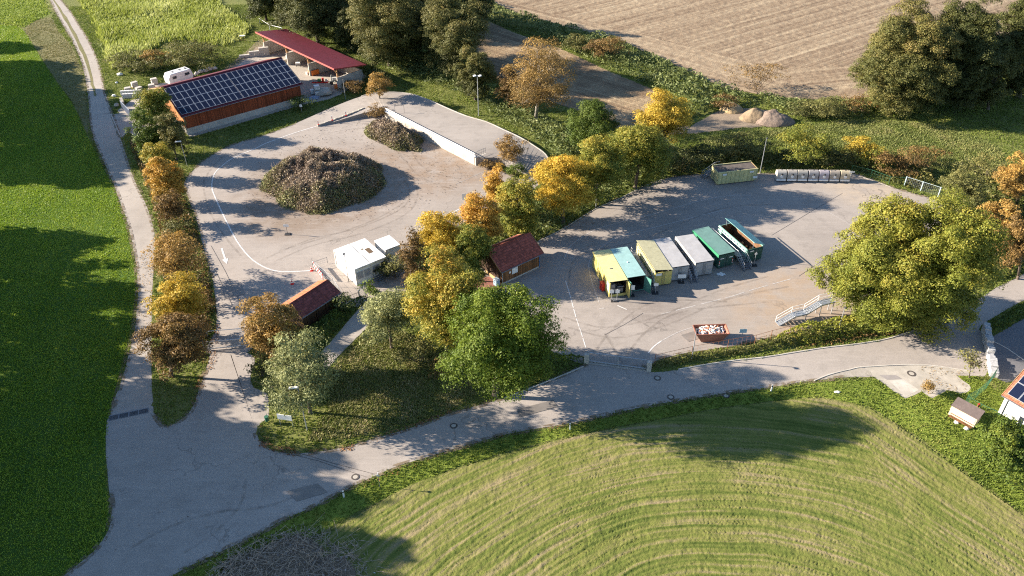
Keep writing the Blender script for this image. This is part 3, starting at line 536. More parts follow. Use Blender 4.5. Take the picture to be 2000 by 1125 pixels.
tufts('mown_stubble', 'short mown grass with dried clippings on the meadow below the road', 'grass', [MOWN], 34, .055, .07, 'mown', tvar=2.2, lean=1.5, blades=2, z0=.04, hvar=1.2, tfun=mown_t)
# road-side, bank and lawn grass over the whole place except paved ground and fields
ALL = [(-95, 41), (75, 41), (112, 175), (60, 175), (-10, 200), (-60, 215), (-118, 215), (-104, 150)]
HOLES = ASPH+[MOWN, STUB, STRIP, CROP, MZ, LAWN_TL, MOWN_S]
tufts('verge_grass', 'rough autumn grass on the verges and banks around the yards', 'grass', [ALL], 16, .22, .14, 'grass', HOLES, tvar=5)
sheet_strip = None
strip_ = W([(345, 1130), (420, 1090), (500, 1050), (560, 1017), (620, 991), (660, 968), (700, 949), (760, 921), (820, 902), (900, 877), (1000, 850), (1100, 833), (1150, 825), (1250, 800), (1350, 783), (1450, 767), (1500, 760), (1600, 747), (1690, 742), (1760, 800), (1850, 850), (2000, 945), (2050, 975), (2060, 1060), (2000, 1000), (1900, 930), (1800, 856), (1700, 794), (1600, 774), (1500, 784), (1400, 797), (1300, 816), (1200, 834), (1100, 854), (1000, 879), (900, 908), (800, 950), (700, 998), (600, 1055), (500, 1112), (440, 1150)], 0, 0)
sheet('verge_strip', strip_, .010, G_LUSH); sheet('lawn', W([(1690, 742), (1760, 735), (1900, 732), (2000, 800), (2150, 950), (2150, 1040), (2000, 945), (1850, 850), (1760, 800)], 0, 0), .008, G_LUSH)
tufts('verge_grass', 'lush bright green grass along the lower edge of the main road', 'grass', [strip_], 40, .11, .07, 'lush', HOLES[:4]+ASPH, tvar=5)
tufts('lawn_grass', 'bright lawn around the plaster house and the green mesh fence', 'grass', [W([(1700, 745), (1900, 730), (2000, 800), (2100, 900), (2050, 960), (1850, 850)], 0, 0)], 40, .11, .08, 'lush', ASPH)
tufts('meadow_plants', 'tall dry tangled grass and weeds on the triangle between footpath and road', 'grass', [W([(700, 660), (770, 640), (880, 700), (930, 770), (880, 800), (780, 835), (690, 855), (640, 860), (600, 860), (640, 800), (640, 740)], 0, 2)], 36, .26, .12, 'dry', tvar=2.4, lean=1.4)
# fallen leaves
def litter(label, poly, n, pal='litter', s=.14, seed=1):
    rng = np.random.RandomState(seed); xs = [p[0] for p in poly]; ys = [p[1] for p in poly]; x = rng.uniform(min(xs), max(xs), n*3); y = rng.uniform(min(ys), max(ys), n*3); ins = inpoly(x, y, poly) & (vnoise(x, y, 1.2) > .35); x = x[ins][:n]; y = y[ins][:n]
    C = np.stack([x, y, np.full(len(x), .07)], -1); V, Fq = leafquads(rng, C, np.tile([0, 0, 4.], (len(C), 1)), s); return tag(mesh_np('fallen_leaves', V, Fq, LM[pal], None, [('tint', 'FACE', rng.random(len(C)))]), label, 'leaves', None, 'stuff')
litter('rust brown fallen leaves along the yard entrance under the row of trees', W([(395, 530), (412, 560), (430, 640), (425, 700), (410, 740), (385, 790), (370, 800), (395, 700), (385, 600)], 0, 0), 2600)
litter('brown fallen leaves lining the road edge around the grass corner', W([(500, 830), (515, 830), (530, 868), (600, 880), (680, 868), (800, 830), (880, 800), (884, 806), (800, 840), (690, 880), (570, 893), (505, 872)], 0, 0), 2200, seed=2)
litter('brown fallen leaves on the far edge of the main road', W([(660, 960), (900, 868), (1150, 817), (1350, 777), (1350, 784), (1150, 826), (900, 880), (665, 972)], 0, 0), 1600, seed=3)
litter('orange leaves blown over the paved pad by the lawn', W([(1790, 715), (1880, 722), (1890, 765), (1850, 770), (1820, 740)], 0, 0), 260, 'rust', s=.1, seed=4)
litter('leaves scattered on the lane beside the yellow tree', W([(266, 500), (300, 500), (296, 640), (262, 640)], 0, 0), 500, 'rust', seed=5)
# ---- trees in view: name, label, category, base px, crown box px, palette, kwargs
RL = 'row of trees between the lane and the composting yard'; RM = 'row of trees dividing the two yards'; FB = 'large trees behind the shelter'; TR = 'old trees at the far right'
T = [
 ('maple_tree', 'green tree with pale yellow top at the gable of the solar barn', 'tree', (296, 268), (262, 174, 338, 252), 'yelgreen', dict(group=RL, bias=.14)),
 ('maple_tree', 'dark green leafy tree directly below the pale topped tree by the barn', 'tree', (292, 306), (248, 212, 318, 300), 'green', dict(group=RL, bias=.3)),
 ('maple_tree', 'olive tree with orange tints in front of the barn corner', 'tree', (345, 312), (308, 222, 368, 300), 'oak', dict(group=RL, bias=.36)),
 ('maple_tree', 'small yellow green tree next above the orange one beside the lane', 'tree', (306, 350), (276, 278, 338, 336), 'yelgreen', dict(group=RL, bias=.3)),
 ('maple_tree', 'orange leafed tree beside the sunny stretch of lane', 'tree', (322, 398), (283, 308, 360, 388), 'orange', dict(group=RL, bias=.22)),
 ('hornbeam_tree', 'brown leafed tree below the orange one along the yard edge', 'tree', (335, 440), (302, 370, 358, 428), 'brown', dict(group=RL, bias=.3)),
 ('beech_tree', 'wide tree with thin orange brown foliage and bare twigs by the lane', 'tree', (345, 556), (286, 452, 397, 548), 'rust', dict(group=RL, dens=.55, twigs=9, bias=.32)),
 ('maple_tree', 'bright yellow tree in the row opposite the open roofed shed', 'tree', (352, 650), (289, 532, 402, 640), 'yellow', dict(group=RL)),
 ('beech_tree', 'dark brown tree nearest the grass island tip', 'tree', (333, 735), (268, 612, 402, 730), 'brown', dict(group=RL, bias=.34, dens=.9, twigs=4)),
 ('beech_tree', 'golden brown tree at the gable of the red roofed woodshed', 'tree', (527, 728), (472, 576, 584, 706), 'rust', dict(dens=.9, twigs=7, bias=.32)),
 ('apple_tree', 'silver green tree beside the white notice board', 'tree', (606, 806), (520, 648, 655, 800), 'silver', dict(dens=.8, twigs=4, bias=.22, rt=.2)),
 ('willow_tree', 'pale silver green tree beside the path behind the office containers', 'tree', (765, 680), (706, 566, 812, 668), 'silver', dict(bias=.3, dens=.8)),
 ('maple_tree', 'large half yellow half green tree in the middle beside the plank shed', 'tree', (872, 700), (792, 484, 938, 668), 'yelgreen', dict(bias=.36)),
 ('maple_tree', 'golden orange tree just behind the large half yellow tree', 'tree', (862, 530), (812, 414, 906, 492), 'yellow', dict(group=RM, bias=.3)),
 ('plum_tree', 'dark reddish brown shrubby tree next to the small office container', 'tree', (802, 562), (778, 446, 832, 556), 'brown', dict(group=RM, bias=.26, dens=.7, twigs=4)),
 ('maple_tree', 'pale orange tree beside the white sign of the composting yard', 'tree', (945, 500), (900, 378, 980, 470), 'orange', dict(group=RM, bias=.3)),
 ('maple_tree', 'green tree rising behind the ridge of the plank shed', 'tree', (925, 548), (888, 440, 960, 528), 'yelgreen', dict(group=RM, bias=.1)),
 ('maple_tree', 'upright orange tree next to the ramp end', 'tree', (968, 424), (946, 322, 1004, 402), 'orange', dict(group=RM, bias=.26)),
 ('maple_tree', 'yellow green tree between the orange ones in the dividing row', 'tree', (1010, 468), (972, 345, 1050, 460), 'yelgreen', dict(group=RM, bias=.26)),
 ('maple_tree', 'broad bright yellow orange tree at the end of the ramp', 'tree', (1100, 436), (1042, 306, 1158, 412), 'yellow', dict(group=RM, bias=.34)),
 ('ash_tree', 'yellow green tree right of the broad bright yellow one', 'tree', (1168, 400), (1112, 268, 1222, 388), 'yelgreen', dict(group=RM, bias=.22)),
 ('ash_tree', 'green tree with yellow crest overhanging the right yard', 'tree', (1240, 368), (1185, 245, 1308, 352), 'yelgreen', dict(group=RM, bias=.17)),
 ('maple_tree', 'golden yellow tree standing alone behind the dividing row', 'tree', (1300, 300), (1243, 178, 1350, 272), 'yellow', dict(bias=.27)),
 ('willow_tree', 'grey green tree at the right end of the dividing row', 'tree', (1296, 345), (1262, 262, 1318, 334), 'olive', dict(group=RM, bias=.1)),
 ('maple_tree', 'dark green tree with pale left side between ramp and stubble strip', 'tree', (1158, 300), (1110, 196, 1206, 284), 'green', dict(bias=.33)),
 ('oak_tree', 'nearly bare grey and orange tree beside the stubble strip', 'tree', (1046, 236), (992, 76, 1120, 208), 'rust', dict(dens=.38, twigs=14, bias=.22, bark_m=barkpale)),
 ('maple_tree', 'small golden brown tree where the ramp begins', 'tree', (744, 206), (716, 142, 768, 186), 'rust', dict(dens=.8, bias=.32, twigs=5)),
 ('maple_tree', 'small brown tree on the planted island at the foot of the ramp', 'tree', (1000, 322), (966, 262, 1030, 314), 'brown', dict(dens=.6, bias=.42, twigs=7)),
 ('maple_tree', 'very large fresh green tree beside the main road gate', 'tree', (966, 774), (870, 562, 1092, 764), 'maple', dict(bias=.14)),
 ('maple_tree', 'spreading green and yellow tree overhanging the right yard and the metal stairs', 'tree', (1712, 624), (1602, 392, 1822, 632), 'bigmaple', dict(bias=.30, rt=.4)),
 ('maple_tree', 'huge turning maple reaching over the main road on the right', 'tree', (1790, 642), (1715, 388, 1958, 648), 'bigmaple', dict(bias=.24, rt=.45)),
 ('oak_tree', 'massive olive green oak with pale trunk at the edge of the stubble field', 'tree', (1750, 212), (1674, 6, 1872, 214), 'oak', dict(group=TR, bias=.27)),
 ('oak_tree', 'dark oak right of the massive olive green one', 'tree', (1888, 208), (1810, -20, 1968, 200), 'dark', dict(group=TR, bias=.28)),
 ('oak_tree', 'dark oak cut by the right edge of the picture', 'tree', (1990, 190), (1920, -10, 2070, 180), 'dark', dict(group=TR, bias=.22)),
 ('oak_tree', 'brown tinged tree low between the dark oaks', 'tree', (1930, 215), (1890, 90, 1990, 205), 'dark', dict(group=TR, bias=.42)),
 ('oak_tree', 'tall olive tree directly behind the red roofed shelter', 'tree', (762, 128), (684, -34, 838, 122), 'oak', dict(group=FB, bias=.28)),
 ('oak_tree', 'tall olive tree next to the double headed lamp, with drooping right side', 'tree', (890, 152), (828, -8, 948, 140), 'oak', dict(group=FB, bias=.23)),
 ('oak_tree', 'dark tree behind the upper end of the red roofed shelter', 'tree', (622, 84), (540, -40, 690, 72), 'dark', dict(group=FB, bias=.32)),
 ('oak_tree', 'grey green tree at the corner of the pale crop field', 'tree', (520, 40), (470, -50, 560, 32), 'dark', dict(group=FB, bias=.27)),
 ('oak_tree', 'dark tree at the top edge between the two tall olive trees', 'tree', (830, 60), (780, -70, 900, 40), 'dark', dict(group=FB, bias=.2)),
 ('oak_tree', 'dark tree at the top edge behind the shelter trees', 'tree', (690, 40), (620, -90, 740, 20), 'dark', dict(group=FB, bias=.22)),
 ('oak_tree', 'dark tree at the top edge above the grey green corner tree', 'tree', (570, 20), (510, -80, 640, 20), 'dark', dict(group=FB, bias=.25)),
 ('oak_tree', 'olive tree filling the gap between shelter trees and drooping olive tree', 'tree', (840, 120), (800, 10, 880, 118), 'dark', dict(group=FB, bias=.3)),
 ('oak_tree', 'small dark tree left of the tall olive one behind the shelter roof', 'tree', (690, 100), (655, 10, 720, 92), 'dark', dict(group=FB, bias=.36)),
 ('oak_tree', 'tree at the top edge right of the drooping olive tree', 'tree', (925, 60), (900, -60, 962, 60), 'dark', dict(group=FB, bias=.28)),
 ('alder_tree', 'olive rounded tree below the tall pair near the lamp', 'tree', (928, 196), (888, 92, 968, 186), 'oak', dict(group=FB, bias=.2)),
 ('plum_tree', 'dark reddish small tree left of the nearly bare one', 'tree', (990, 210), (968, 128, 1014, 196), 'brown', dict(bias=.16, dens=.8)),
 ('young_tree', 'thin olive leafed sapling beside the stone wall', 'sapling', (1893, 738), (1866, 680, 1926, 722), 'olive', dict(dens=.22, twigs=8, bias=.3, rt=.06)),
 ('young_tree', 'small yellow brown sapling below the paved pad', 'sapling', (1812, 768), (1799, 738, 1830, 768), 'rust', dict(dens=.22, bias=.3, rt=.04, leaf=.12, twigs=5)),
 ('maple_tree', 'orange leafed tree at the right picture edge above the big maple', 'tree', (1985, 400), (1945, 300, 2040, 385), 'rust', dict(bias=.42, dens=.8)),
 ('maple_tree', 'brownish orange tree half hidden behind the big maple', 'tree', (1945, 500), (1895, 392, 1990, 486), 'rust', dict(bias=.36)),
 ('willow_tree', 'green bushy tree between the metal gate frame and the orange tree', 'tree', (1880, 420), (1835, 330, 1925, 412), 'olive', dict(bias=.22)),
 ('maple_tree', 'reddish brown tree right of the big maple crown', 'tree', (1988, 545), (1945, 420, 2030, 520), 'brown', dict(bias=.36)),
]
T.append(('privet_shrub', 'large rounded green bush beside the plaster house', 'bush', (1968, 918), (1914, 816, 2030, 914), 'green', dict(bias=.36, dens=1.5, leaf=.17)))
for nm, lb, ct, bp, bx, pal, kw in T: make_tree(nm, lb, ct, bp, bx, pal, **kw)
# trees just outside the left edge: they throw the shade over the field and the junction
for i, (x, y, h, r) in enumerate([(-103, 126, 16, 5.8), (-106, 133, 18, 6.2), (-109, 140, 18, 6.2), (-113, 147, 18, 6.2), (-116, 154, 17, 6), (-120, 161, 15, 5.8), (-123, 168, 13, 5.5), (-115, 130, 17, 6), (-122, 146, 17, 6), (-126, 175, 12, 5), (-132, 186, 9, 4.5), (-90, 104, 12, 4.6), (-86, 98, 12, 4.6), (-84, 91, 13.5, 5), (-80, 84, 13, 4.8), (-77, 77, 14, 5), (-74, 70, 17, 5.8), (-71, 64, 20, 6.2), (-68, 58, 22.5, 6.6), (-65, 51, 24, 6.8), (-63, 44, 24, 6.8), (-61, 37, 24, 6.6), (-60, 30, 24, 6.6), (-82, 60, 22, 6.5), (-76, 53, 23, 6.5), (-73, 46, 24, 6.5), (-84, 68, 18, 6)]):
    make_tree('spruce_tree' if False else 'oak_tree', 'tree of the wood standing left of the crop field', 'tree', (0, 0), None, 'dark', 'trees of the wood at the left', leaf=.6, dens=1.0, seed=900+i, wpos=(x, y, h, r), lowcut=-.9)
# ---- shrubs: name, label, base px, width px, height m, palette, kwargs
S = [
 ('willow_shrub', 'olive bush left of the caravan at the crop edge', (268, 138), 82, 2.9, 'olive', dict(bias=.2, twigs=6)),
 ('willow_shrub', 'larger olive bush right of the yellow tinged one behind the caravan', (368, 128), 92, 3.5, 'olive', dict(bias=.22, twigs=6)),
 ('hazel_shrub', 'yellow tinged bush between the two olive bushes', (306, 134), 46, 3.2, 'rust', dict(bias=.3)),
 ('dogwood_shrub', 'small brown bush at the head of the ramp wall', (738, 230), 44, 1.9, 'brown', dict(bias=.34)),
 ('dogwood_shrub', 'dark bush at the lower corner of the red roofed shelter', (730, 165), 50, 2.6, 'dark', dict(bias=.2)),
 ('dogwood_shrub', 'grey brown bush behind the lamp at the shelter', (692, 180), 46, 1.9, 'brown', dict(bias=.2)),
 ('hazel_shrub', 'dark green bush against the solar barn wall', (590, 214), 40, 2.2, 'green', dict(bias=.1)),
 ('box_shrub', 'rounded green bush on the ramp island', (1006, 342), 34, 1.7, 'green', dict(bias=.3)),
 ('box_shrub', 'low brown green bush beside the end of the retaining wall', (957, 330), 34, 1.1, 'brown', dict(bias=.2)),
 ('dogwood_shrub', 'olive bush at the foot of the dark reddish tree near the office', (775, 540), 52, 2.8, 'olive', dict(bias=.18)),
 ('yew_shrub', 'dark green bush in front of the office windows', (754, 540), 36, 1.9, 'dark', dict(bias=.05)),
 ('hawthorn_shrub', 'brown understorey bush at the yard entrance', (398, 600), 46, 2.6, 'brown', dict(bias=.3)),
 ('hawthorn_shrub', 'brown understorey bush below the bright yellow tree', (400, 660), 44, 2.4, 'brown', dict(bias=.36)),
 ('hawthorn_shrub', 'olive bush below the brown tree at the yard edge', (352, 462), 46, 2.2, 'olive', dict(bias=.2)),
 ('hawthorn_shrub', 'dark bush at the foot of the golden brown tree', (510, 735), 50, 2.4, 'dark', dict(bias=.3)),
 ('dogwood_shrub', 'brown bush on the hedge bank beside the stubble strip', (1182, 118), 62, 4.2, 'brown', dict(bias=.3)),
 ('hazel_shrub', 'dark green bush on the hedge bank', (1130, 100), 60, 2.6, 'oak', dict(bias=.2)),
 ('hawthorn_shrub', 'large leafless grey brown bush at the stubble edge', (1474, 176), 88, 4.6, 'brown', dict(dens=.35, twigs=14, bias=.36)),
 ('hawthorn_shrub', 'yellow green bush on the bank above the soil heap', (1612, 226), 66, 3.0, 'olive', dict(bias=.32)),
 ('hawthorn_shrub', 'grey brown bush at the foot of the massive oak', (1668, 220), 56, 2.8, 'brown', dict(bias=.36, dens=.6, twigs=8)),
 ('hawthorn_shrub', 'grey bush right behind the soil heap', (1568, 226), 54, 2.2, 'olive', dict(bias=.1)),
 ('hawthorn_shrub', 'brown bush beside the dirt track', (1416, 214), 42, 2.4, 'brown', dict(bias=.2)),
 ('maple_shrub', 'bright yellow bush behind the recycling bins', (1668, 318), 58, 3.8, 'yellow', dict(bias=.16)),
 ('maple_shrub', 'yellow green bush right of the yellow one', (1702, 330), 46, 3.2, 'yelgreen', dict(bias=.2)),
 ('maple_shrub', 'tall bright green bush with orange tip behind the lamp', (1560, 322), 90, 5.2, 'yelgreen', dict(bias=.14)),
 ('hawthorn_shrub', 'brown bush on the bank right of the yellow bushes', (1752, 338), 76, 3.2, 'brown', dict(bias=.26)),
 ('hawthorn_shrub', 'olive bush between the cream container and the bank', (1470, 308), 60, 3.0, 'olive', dict(bias=.2)),
 ('hawthorn_shrub', 'yellowish bush above the cream container', (1430, 308), 60, 3.2, 'oak', dict(bias=.4)),
 ('hawthorn_shrub', 'dark bush behind the stairs of the cream container', (1366, 320), 66, 3.0, 'dark', dict(bias=.14)),
 ('hawthorn_shrub', 'dark bush left of the yellow bushes behind the bins', (1620, 324), 56, 3.0, 'dark', dict(bias=.2)),
 ('hawthorn_shrub', 'grey brown bush on the slope above the metal gate frame', (1800, 325), 66, 2.6, 'brown', dict(bias=.3, dens=.6)),
 ('hawthorn_shrub', 'dark shrub in shade at the right end of the dividing row', (1330, 335), 60, 3.0, 'dark', dict(bias=.1)),
 ('hazel_shrub', 'silver green shrub below the plank shed roof in the hedge', (668, 606), 44, 2.0, 'bramble', dict(bias=.2)),
 ('privet_shrub', 'green bush at the right edge beyond the rounded bright one', (2015, 965), 90, 3.4, 'green', dict(bias=.3, leaf=.2)),
 ('elder_shrub', 'small green bush at the gate post of the footpath', (728, 575), 40, 1.6, 'maple', dict(bias=.1)),
 ('willow_shrub', 'wispy grey grass bush at the right edge', (1925, 345), 80, 2.6, 'olive', dict(bias=.4, dens=.5, twigs=10)),
 ('hazel_shrub', 'pale olive bush below the half yellow tree', (820, 705), 84, 2.6, 'olive', dict(bias=.3)),
 ('hazel_shrub', 'reddish tinged bush between the half yellow and fresh green trees', (868, 735), 44, 2.0, 'rust', dict(bias=.1)),
]
for nm, lb, bp, wp_, hm, pal, kw in S: make_shrub(nm, lb, 'bush', bp, wp_, hm, pal, **kw)
# ---- continuous undergrowth and hedges
leafmass('undergrowth', 'dense brambles and nettles on the bank behind shelter and ramp', 'undergrowth', [W([(560, 52), (640, 78), (720, 118), (770, 140), (830, 160), (920, 190), (960, 222), (1010, 250), (1060, 285), (1085, 320), (1110, 330), (1130, 290), (1100, 250), (1040, 215), (960, 175), (880, 130), (800, 90), (700, 60), (600, 30)], 0, 2)], 1.5, .34, 1.5, 'bramble', 'stuff', seed=11)
leafmass('undergrowth', 'shrubby undergrowth beneath the row dividing the yards', 'undergrowth', [W([(800, 480), (880, 452), (960, 415), (1050, 380), (1100, 345), (1180, 330), (1280, 320), (1320, 335), (1300, 350), (1212, 384), (1150, 408), (1100, 444), (1052, 468), (1000, 470), (930, 492), (940, 530), (880, 560), (800, 560)], 0, 2)], 1.8, .3, 1.4, 'bramble', 'stuff', seed=12)
leafmass('undergrowth', 'low bushes on the bank behind the recycling bins', 'undergrowth', [W([(1310, 346), (1330, 310), (1400, 300), (1500, 296), (1600, 296), (1700, 306), (1800, 330), (1830, 360), (1790, 372), (1740, 360), (1700, 344), (1660, 334), (1500, 332), (1400, 334)], 0, 2)], 1.7, .34, 1.4, 'oak', 'stuff', seed=13)
tufts('meadow_weeds', 'rough sunlit meadow grass on the slope below the massive oaks', 'grass', [W([(1380, 268), (1500, 254), (1600, 240), (1720, 236), (1850, 250), (1960, 300), (1920, 380), (1850, 360), (1800, 322), (1700, 298), (1600, 288), (1480, 286), (1390, 290)], 0, 2)], 22, .34, .17, 'weeds', lean=1.3, tvar=3, hvar=1.6)
leafmass('field_hedge', 'long green hedge bank between stubble field and stubble strip', 'hedge', [W([(935, -5), (1000, 26), (1100, 55), (1200, 82), (1260, 108), (1350, 148), (1400, 172), (1450, 186), (1480, 200), (1440, 212), (1400, 212), (1350, 232), (1330, 210), (1300, 190), (1250, 160), (1180, 128), (1100, 93), (1000, 58), (950, 38)], 0, 2)], 2.4, .42, 1.5, 'bramble', seed=15)
leafmass('field_hedge', 'green shrub line between massive oak and soil heap', 'hedge', [W([(1480, 184), (1520, 194), (1600, 200), (1690, 198), (1700, 222), (1640, 234), (1560, 228), (1500, 212)], 0, 2)], 1.7, .38, 1.4, 'bramble', seed=16)
leafmass('roadside_hedge', 'clipped yellowing hedge along the yard fence above the main road', 'hedge', [W([(1274, 712), (1350, 696), (1440, 682), (1520, 664), (1600, 650), (1640, 640), (1650, 652), (1600, 668), (1520, 681), (1440, 694), (1350, 708), (1278, 722)], 0, 2)], 1.8, .2, 2.4, 'olive', seed=17, var=1.6)
leafmass('roadside_hedge', 'olive bushes below the metal stairs', 'hedge', [W([(1515, 660), (1560, 640), (1640, 625), (1760, 632), (1780, 640), (1700, 655), (1600, 672), (1530, 676)], 0, 2)], 2.2, .26, 2, 'bigmaple', seed=18)
leafmass('roadside_hedge', 'dark green hedge left of the main gate under the fresh green tree', 'hedge', [W([(1020, 720), (1080, 696), (1140, 700), (1144, 712), (1100, 728), (1050, 748), (1000, 768), (960, 780), (950, 765)], 0, 2)], 1.5, .22, 2.2, 'green', seed=19, var=1.5)
leafmass('shed_hedge', 'dark green hedge between red roofed woodshed and footpath', 'hedge', [W([(600, 655), (640, 620), (690, 590), (715, 580), (722, 592), (700, 602), (672, 634), (640, 668), (612, 700), (596, 690)], 0, 2)], 1.4, .22, 2.0, 'green', seed=20, var=1.5)
leafmass('undergrowth', 'low brown growth beneath the lane side row of trees', 'undergrowth', [W([(255, 275), (300, 290), (352, 345), (358, 380), (372, 410), (388, 460), (400, 500), (412, 560), (416, 600), (408, 660), (395, 700), (370, 700), (330, 640), (320, 560), (316, 480), (306, 430), (285, 360), (262, 310)], 0, 2)], .8, .26, 1.1, 'brown', 'stuff', seed=21)
leafmass('undergrowth', 'shrubs covering the far corner behind the big maples', 'undergrowth', [W([(1850, 400), (1900, 350), (2000, 330), (2100, 350), (2100, 470), (2000, 520), (1940, 550), (1880, 540), (1850, 470)], 0, 2)], 1.8, .36, 1.2, 'oak', 'stuff', seed=22)
leafmass('garden_hedge', 'clipped hedge bank right of the stone wall', 'hedge', [W([(1923, 640), (1960, 618), (2000, 592), (2080, 545), (2090, 565), (2000, 622), (1950, 652), (1934, 660)], 0, 0)], 1.1, .22, 1.8, 'green', seed=23)
leafmass('undergrowth', 'shaded weeds on the bank under the big maples', 'undergrowth', [W([(1560, 680), (1640, 655), (1760, 640), (1830, 610), (1850, 560), (1880, 560), (1850, 606), (1795, 636), (1737, 655), (1675, 666), (1600, 676)], 0, 0)], .5, .24, 1.0, 'brown', 'stuff', seed=24)
# ------------------------------------------------ object materials
white = plain('white paint', (.80, .79, .76), .5, 0, .12, 1.2)
offwhite = plain('weathered white', (.66, .64, .60), .6, 0, .22, 1.5)
dgrey = plain('dark grey', (.07, .07, .075), .6, 0, .3, 2)
black = plain('black rubber', (.03, .03, .032), .8, 0, .3, 2)
galv = plain('galvanised steel', (.46, .48, .50), .45, .6, .2, 4)
galvd = plain('dull steel', (.22, .23, .25), .55, .5, .3, 4)
redp = plain('red paint', (.62, .03, .02), .5, 0, .15, 2)
orangep = plain('orange plastic', (.72, .18, .03), .5, 0, .15, 2)
bluep = plain('blue plastic', (.08, .22, .5), .5, 0, .2, 2)
rustm = plain('rusty steel', (.26, .11, .05), .85, .1, .45, 1.5, .3)
rusti = plain('rusty interior', (.19, .10, .05), .9, 0, .5, 1.2, .3)
ply = plain('plywood', (.45, .30, .14), .7, 0, .25, 2)
glassd = plain('dark glass', (.03, .035, .045), .1, 0, .1, 2, 0, .8)
shut = plain('grey shutter', (.33, .345, .37), .6, 0, .15, 6)
greenp = plain('dark green post', (.03, .12, .07), .6, 0, .2, 2)
def planks(name, c, w=.16, vert=True, var=.45, axis='xy'):
    t = NT(name); o = t.obj(); s = t.n('SeparateXYZ'); t.l(o, s.inputs[0])
    u = t.math('ADD', s.outputs[0], s.outputs[1]) if vert else s.outputs[2]
    k = t.math('FLOOR', t.math('DIVIDE', u, w)); wn = t.n('TexWhiteNoise', noise_dimensions='1D'); t.l(k, wn.inputs['W']); fr = t.math('FRACT', t.math('DIVIDE', u, w))
    g = t.noise(t.mapping(o, (6, 6, .5) if vert else (.5, .5, 6)), 2, 4, .6); col = t.mix(wn.outputs['Value'], sc3(c, 1-var), sc3(c, 1+var*.6)); col = t.mix(t.math('MULTIPLY', t.sten(g, .4, .75), .5), col, sc3(c, .45))
    gap = t.math('LESS_THAN', t.math('ABSOLUTE', t.math('SUBTRACT', fr, .5)), .42); col = t.mix(gap, sc3(c, .25), col); t.bump(gap, .6, .02); return t.fin(col, .75, 0, .2)
def tiles(name, c, w=.25, h=.33, sx='x', var=.3):
    """roof tiles: u along the ridge (local x), v down the slope (local y)"""
    t = NT(name); o = t.obj(); s = t.n('SeparateXYZ'); t.l(o, s.inputs[0]); fu = t.math('FRACT', t.math('DIVIDE', s.outputs[0], w)); fv = t.math('FRACT', t.math('DIVIDE', s.outputs[1], h))
    cmb = t.n('CombineXYZ'); t.l(t.math('FLOOR', t.math('DIVIDE', s.outputs[0], w)), cmb.inputs[0]); t.l(t.math('FLOOR', t.math('DIVIDE', s.outputs[1], h)), cmb.inputs[1]); wn = t.n('TexWhiteNoise', noise_dimensions='3D'); t.l(cmb.outputs[0], wn.inputs['Vector'])
    col = t.mix(wn.outputs['Value'], sc3(c, 1-var), sc3(c, 1+var)); n = t.noise(o, .8, 5, .6); col = t.mix(t.math('MULTIPLY', t.sten(n, .5, .8), .6), col, sc3(c, .5)); sp = t.noise(o, 7, 3, .6); col = t.mix(t.math('MULTIPLY', t.sten(sp, .68, .8), .6), col, (.45, .38, .33))
    hgt = t.math('ADD', t.math('MULTIPLY', t.math('SINE', t.math('MULTIPLY', fu, 3.1416)), .6), fv); ln = t.math('LESS_THAN', fv, .12); col = t.mix(t.math('MULTIPLY', ln, .55), col, sc3(c, .3)); t.bump(hgt, .7, .05); return t.fin(col, .8, 0, .25)
def rib(name, c, w=.25, rough=.45, axis=0, dirt=.3):
    t = NT(name); o = t.obj(); s = t.n('SeparateXYZ'); t.l(o, s.inputs[0]); f = t.math('FRACT', t.math('DIVIDE', s.outputs[axis], w)); e = t.math('LESS_THAN', f, .14)
    n = t.noise(o, .7, 5, .65); col = t.mix(t.sten(n, .35, .75), c, sc3(c, 1-dirt)); col = t.mix(t.math('MULTIPLY', e, .35), col, sc3(c, .5)); t.bump(e, .5, .02); return t.fin(col, rough, 0, .35)
def cmat(name, c, dirt=(.2, .16, .12), amt=.65):   # weathered container paint
    t = NT(name); o = t.obj(); n = t.noise(o, 1.1, 6, .7); st_ = t.noise(t.mapping(o, (3, 3, .35)), 1.6, 5, .7); col = t.mix(t.sten(n, .3, .75), sc3(c, 1.1), sc3(c, .8)); col = t.mix(t.math('MULTIPLY', t.sten(st_, .52, .74), amt), col, dirt); t.bump(n, .15, .03); return t.fin(col, .55, 0, .35)
wood_red = planks('red stained boards', (.30, .075, .03)); wood_or = planks('orange pine boards', (.42, .17, .06)); wood_br = planks('brown boards', (.24, .115, .05)); wood_dk = planks('dark boards', (.075, .045, .03)); timber = plain('timber post', (.42, .24, .11), .7, 0, .3, 3)  # barn gable and door boards: paler, more orange than its side walls
tile_r = tiles('red brown tiles', (.25, .07, .05)); tile_d = tiles('dark red tiles', (.19, .06, .055)); sheet_r = rib('red sheet roof', (.12, .014, .024), .3, .6)
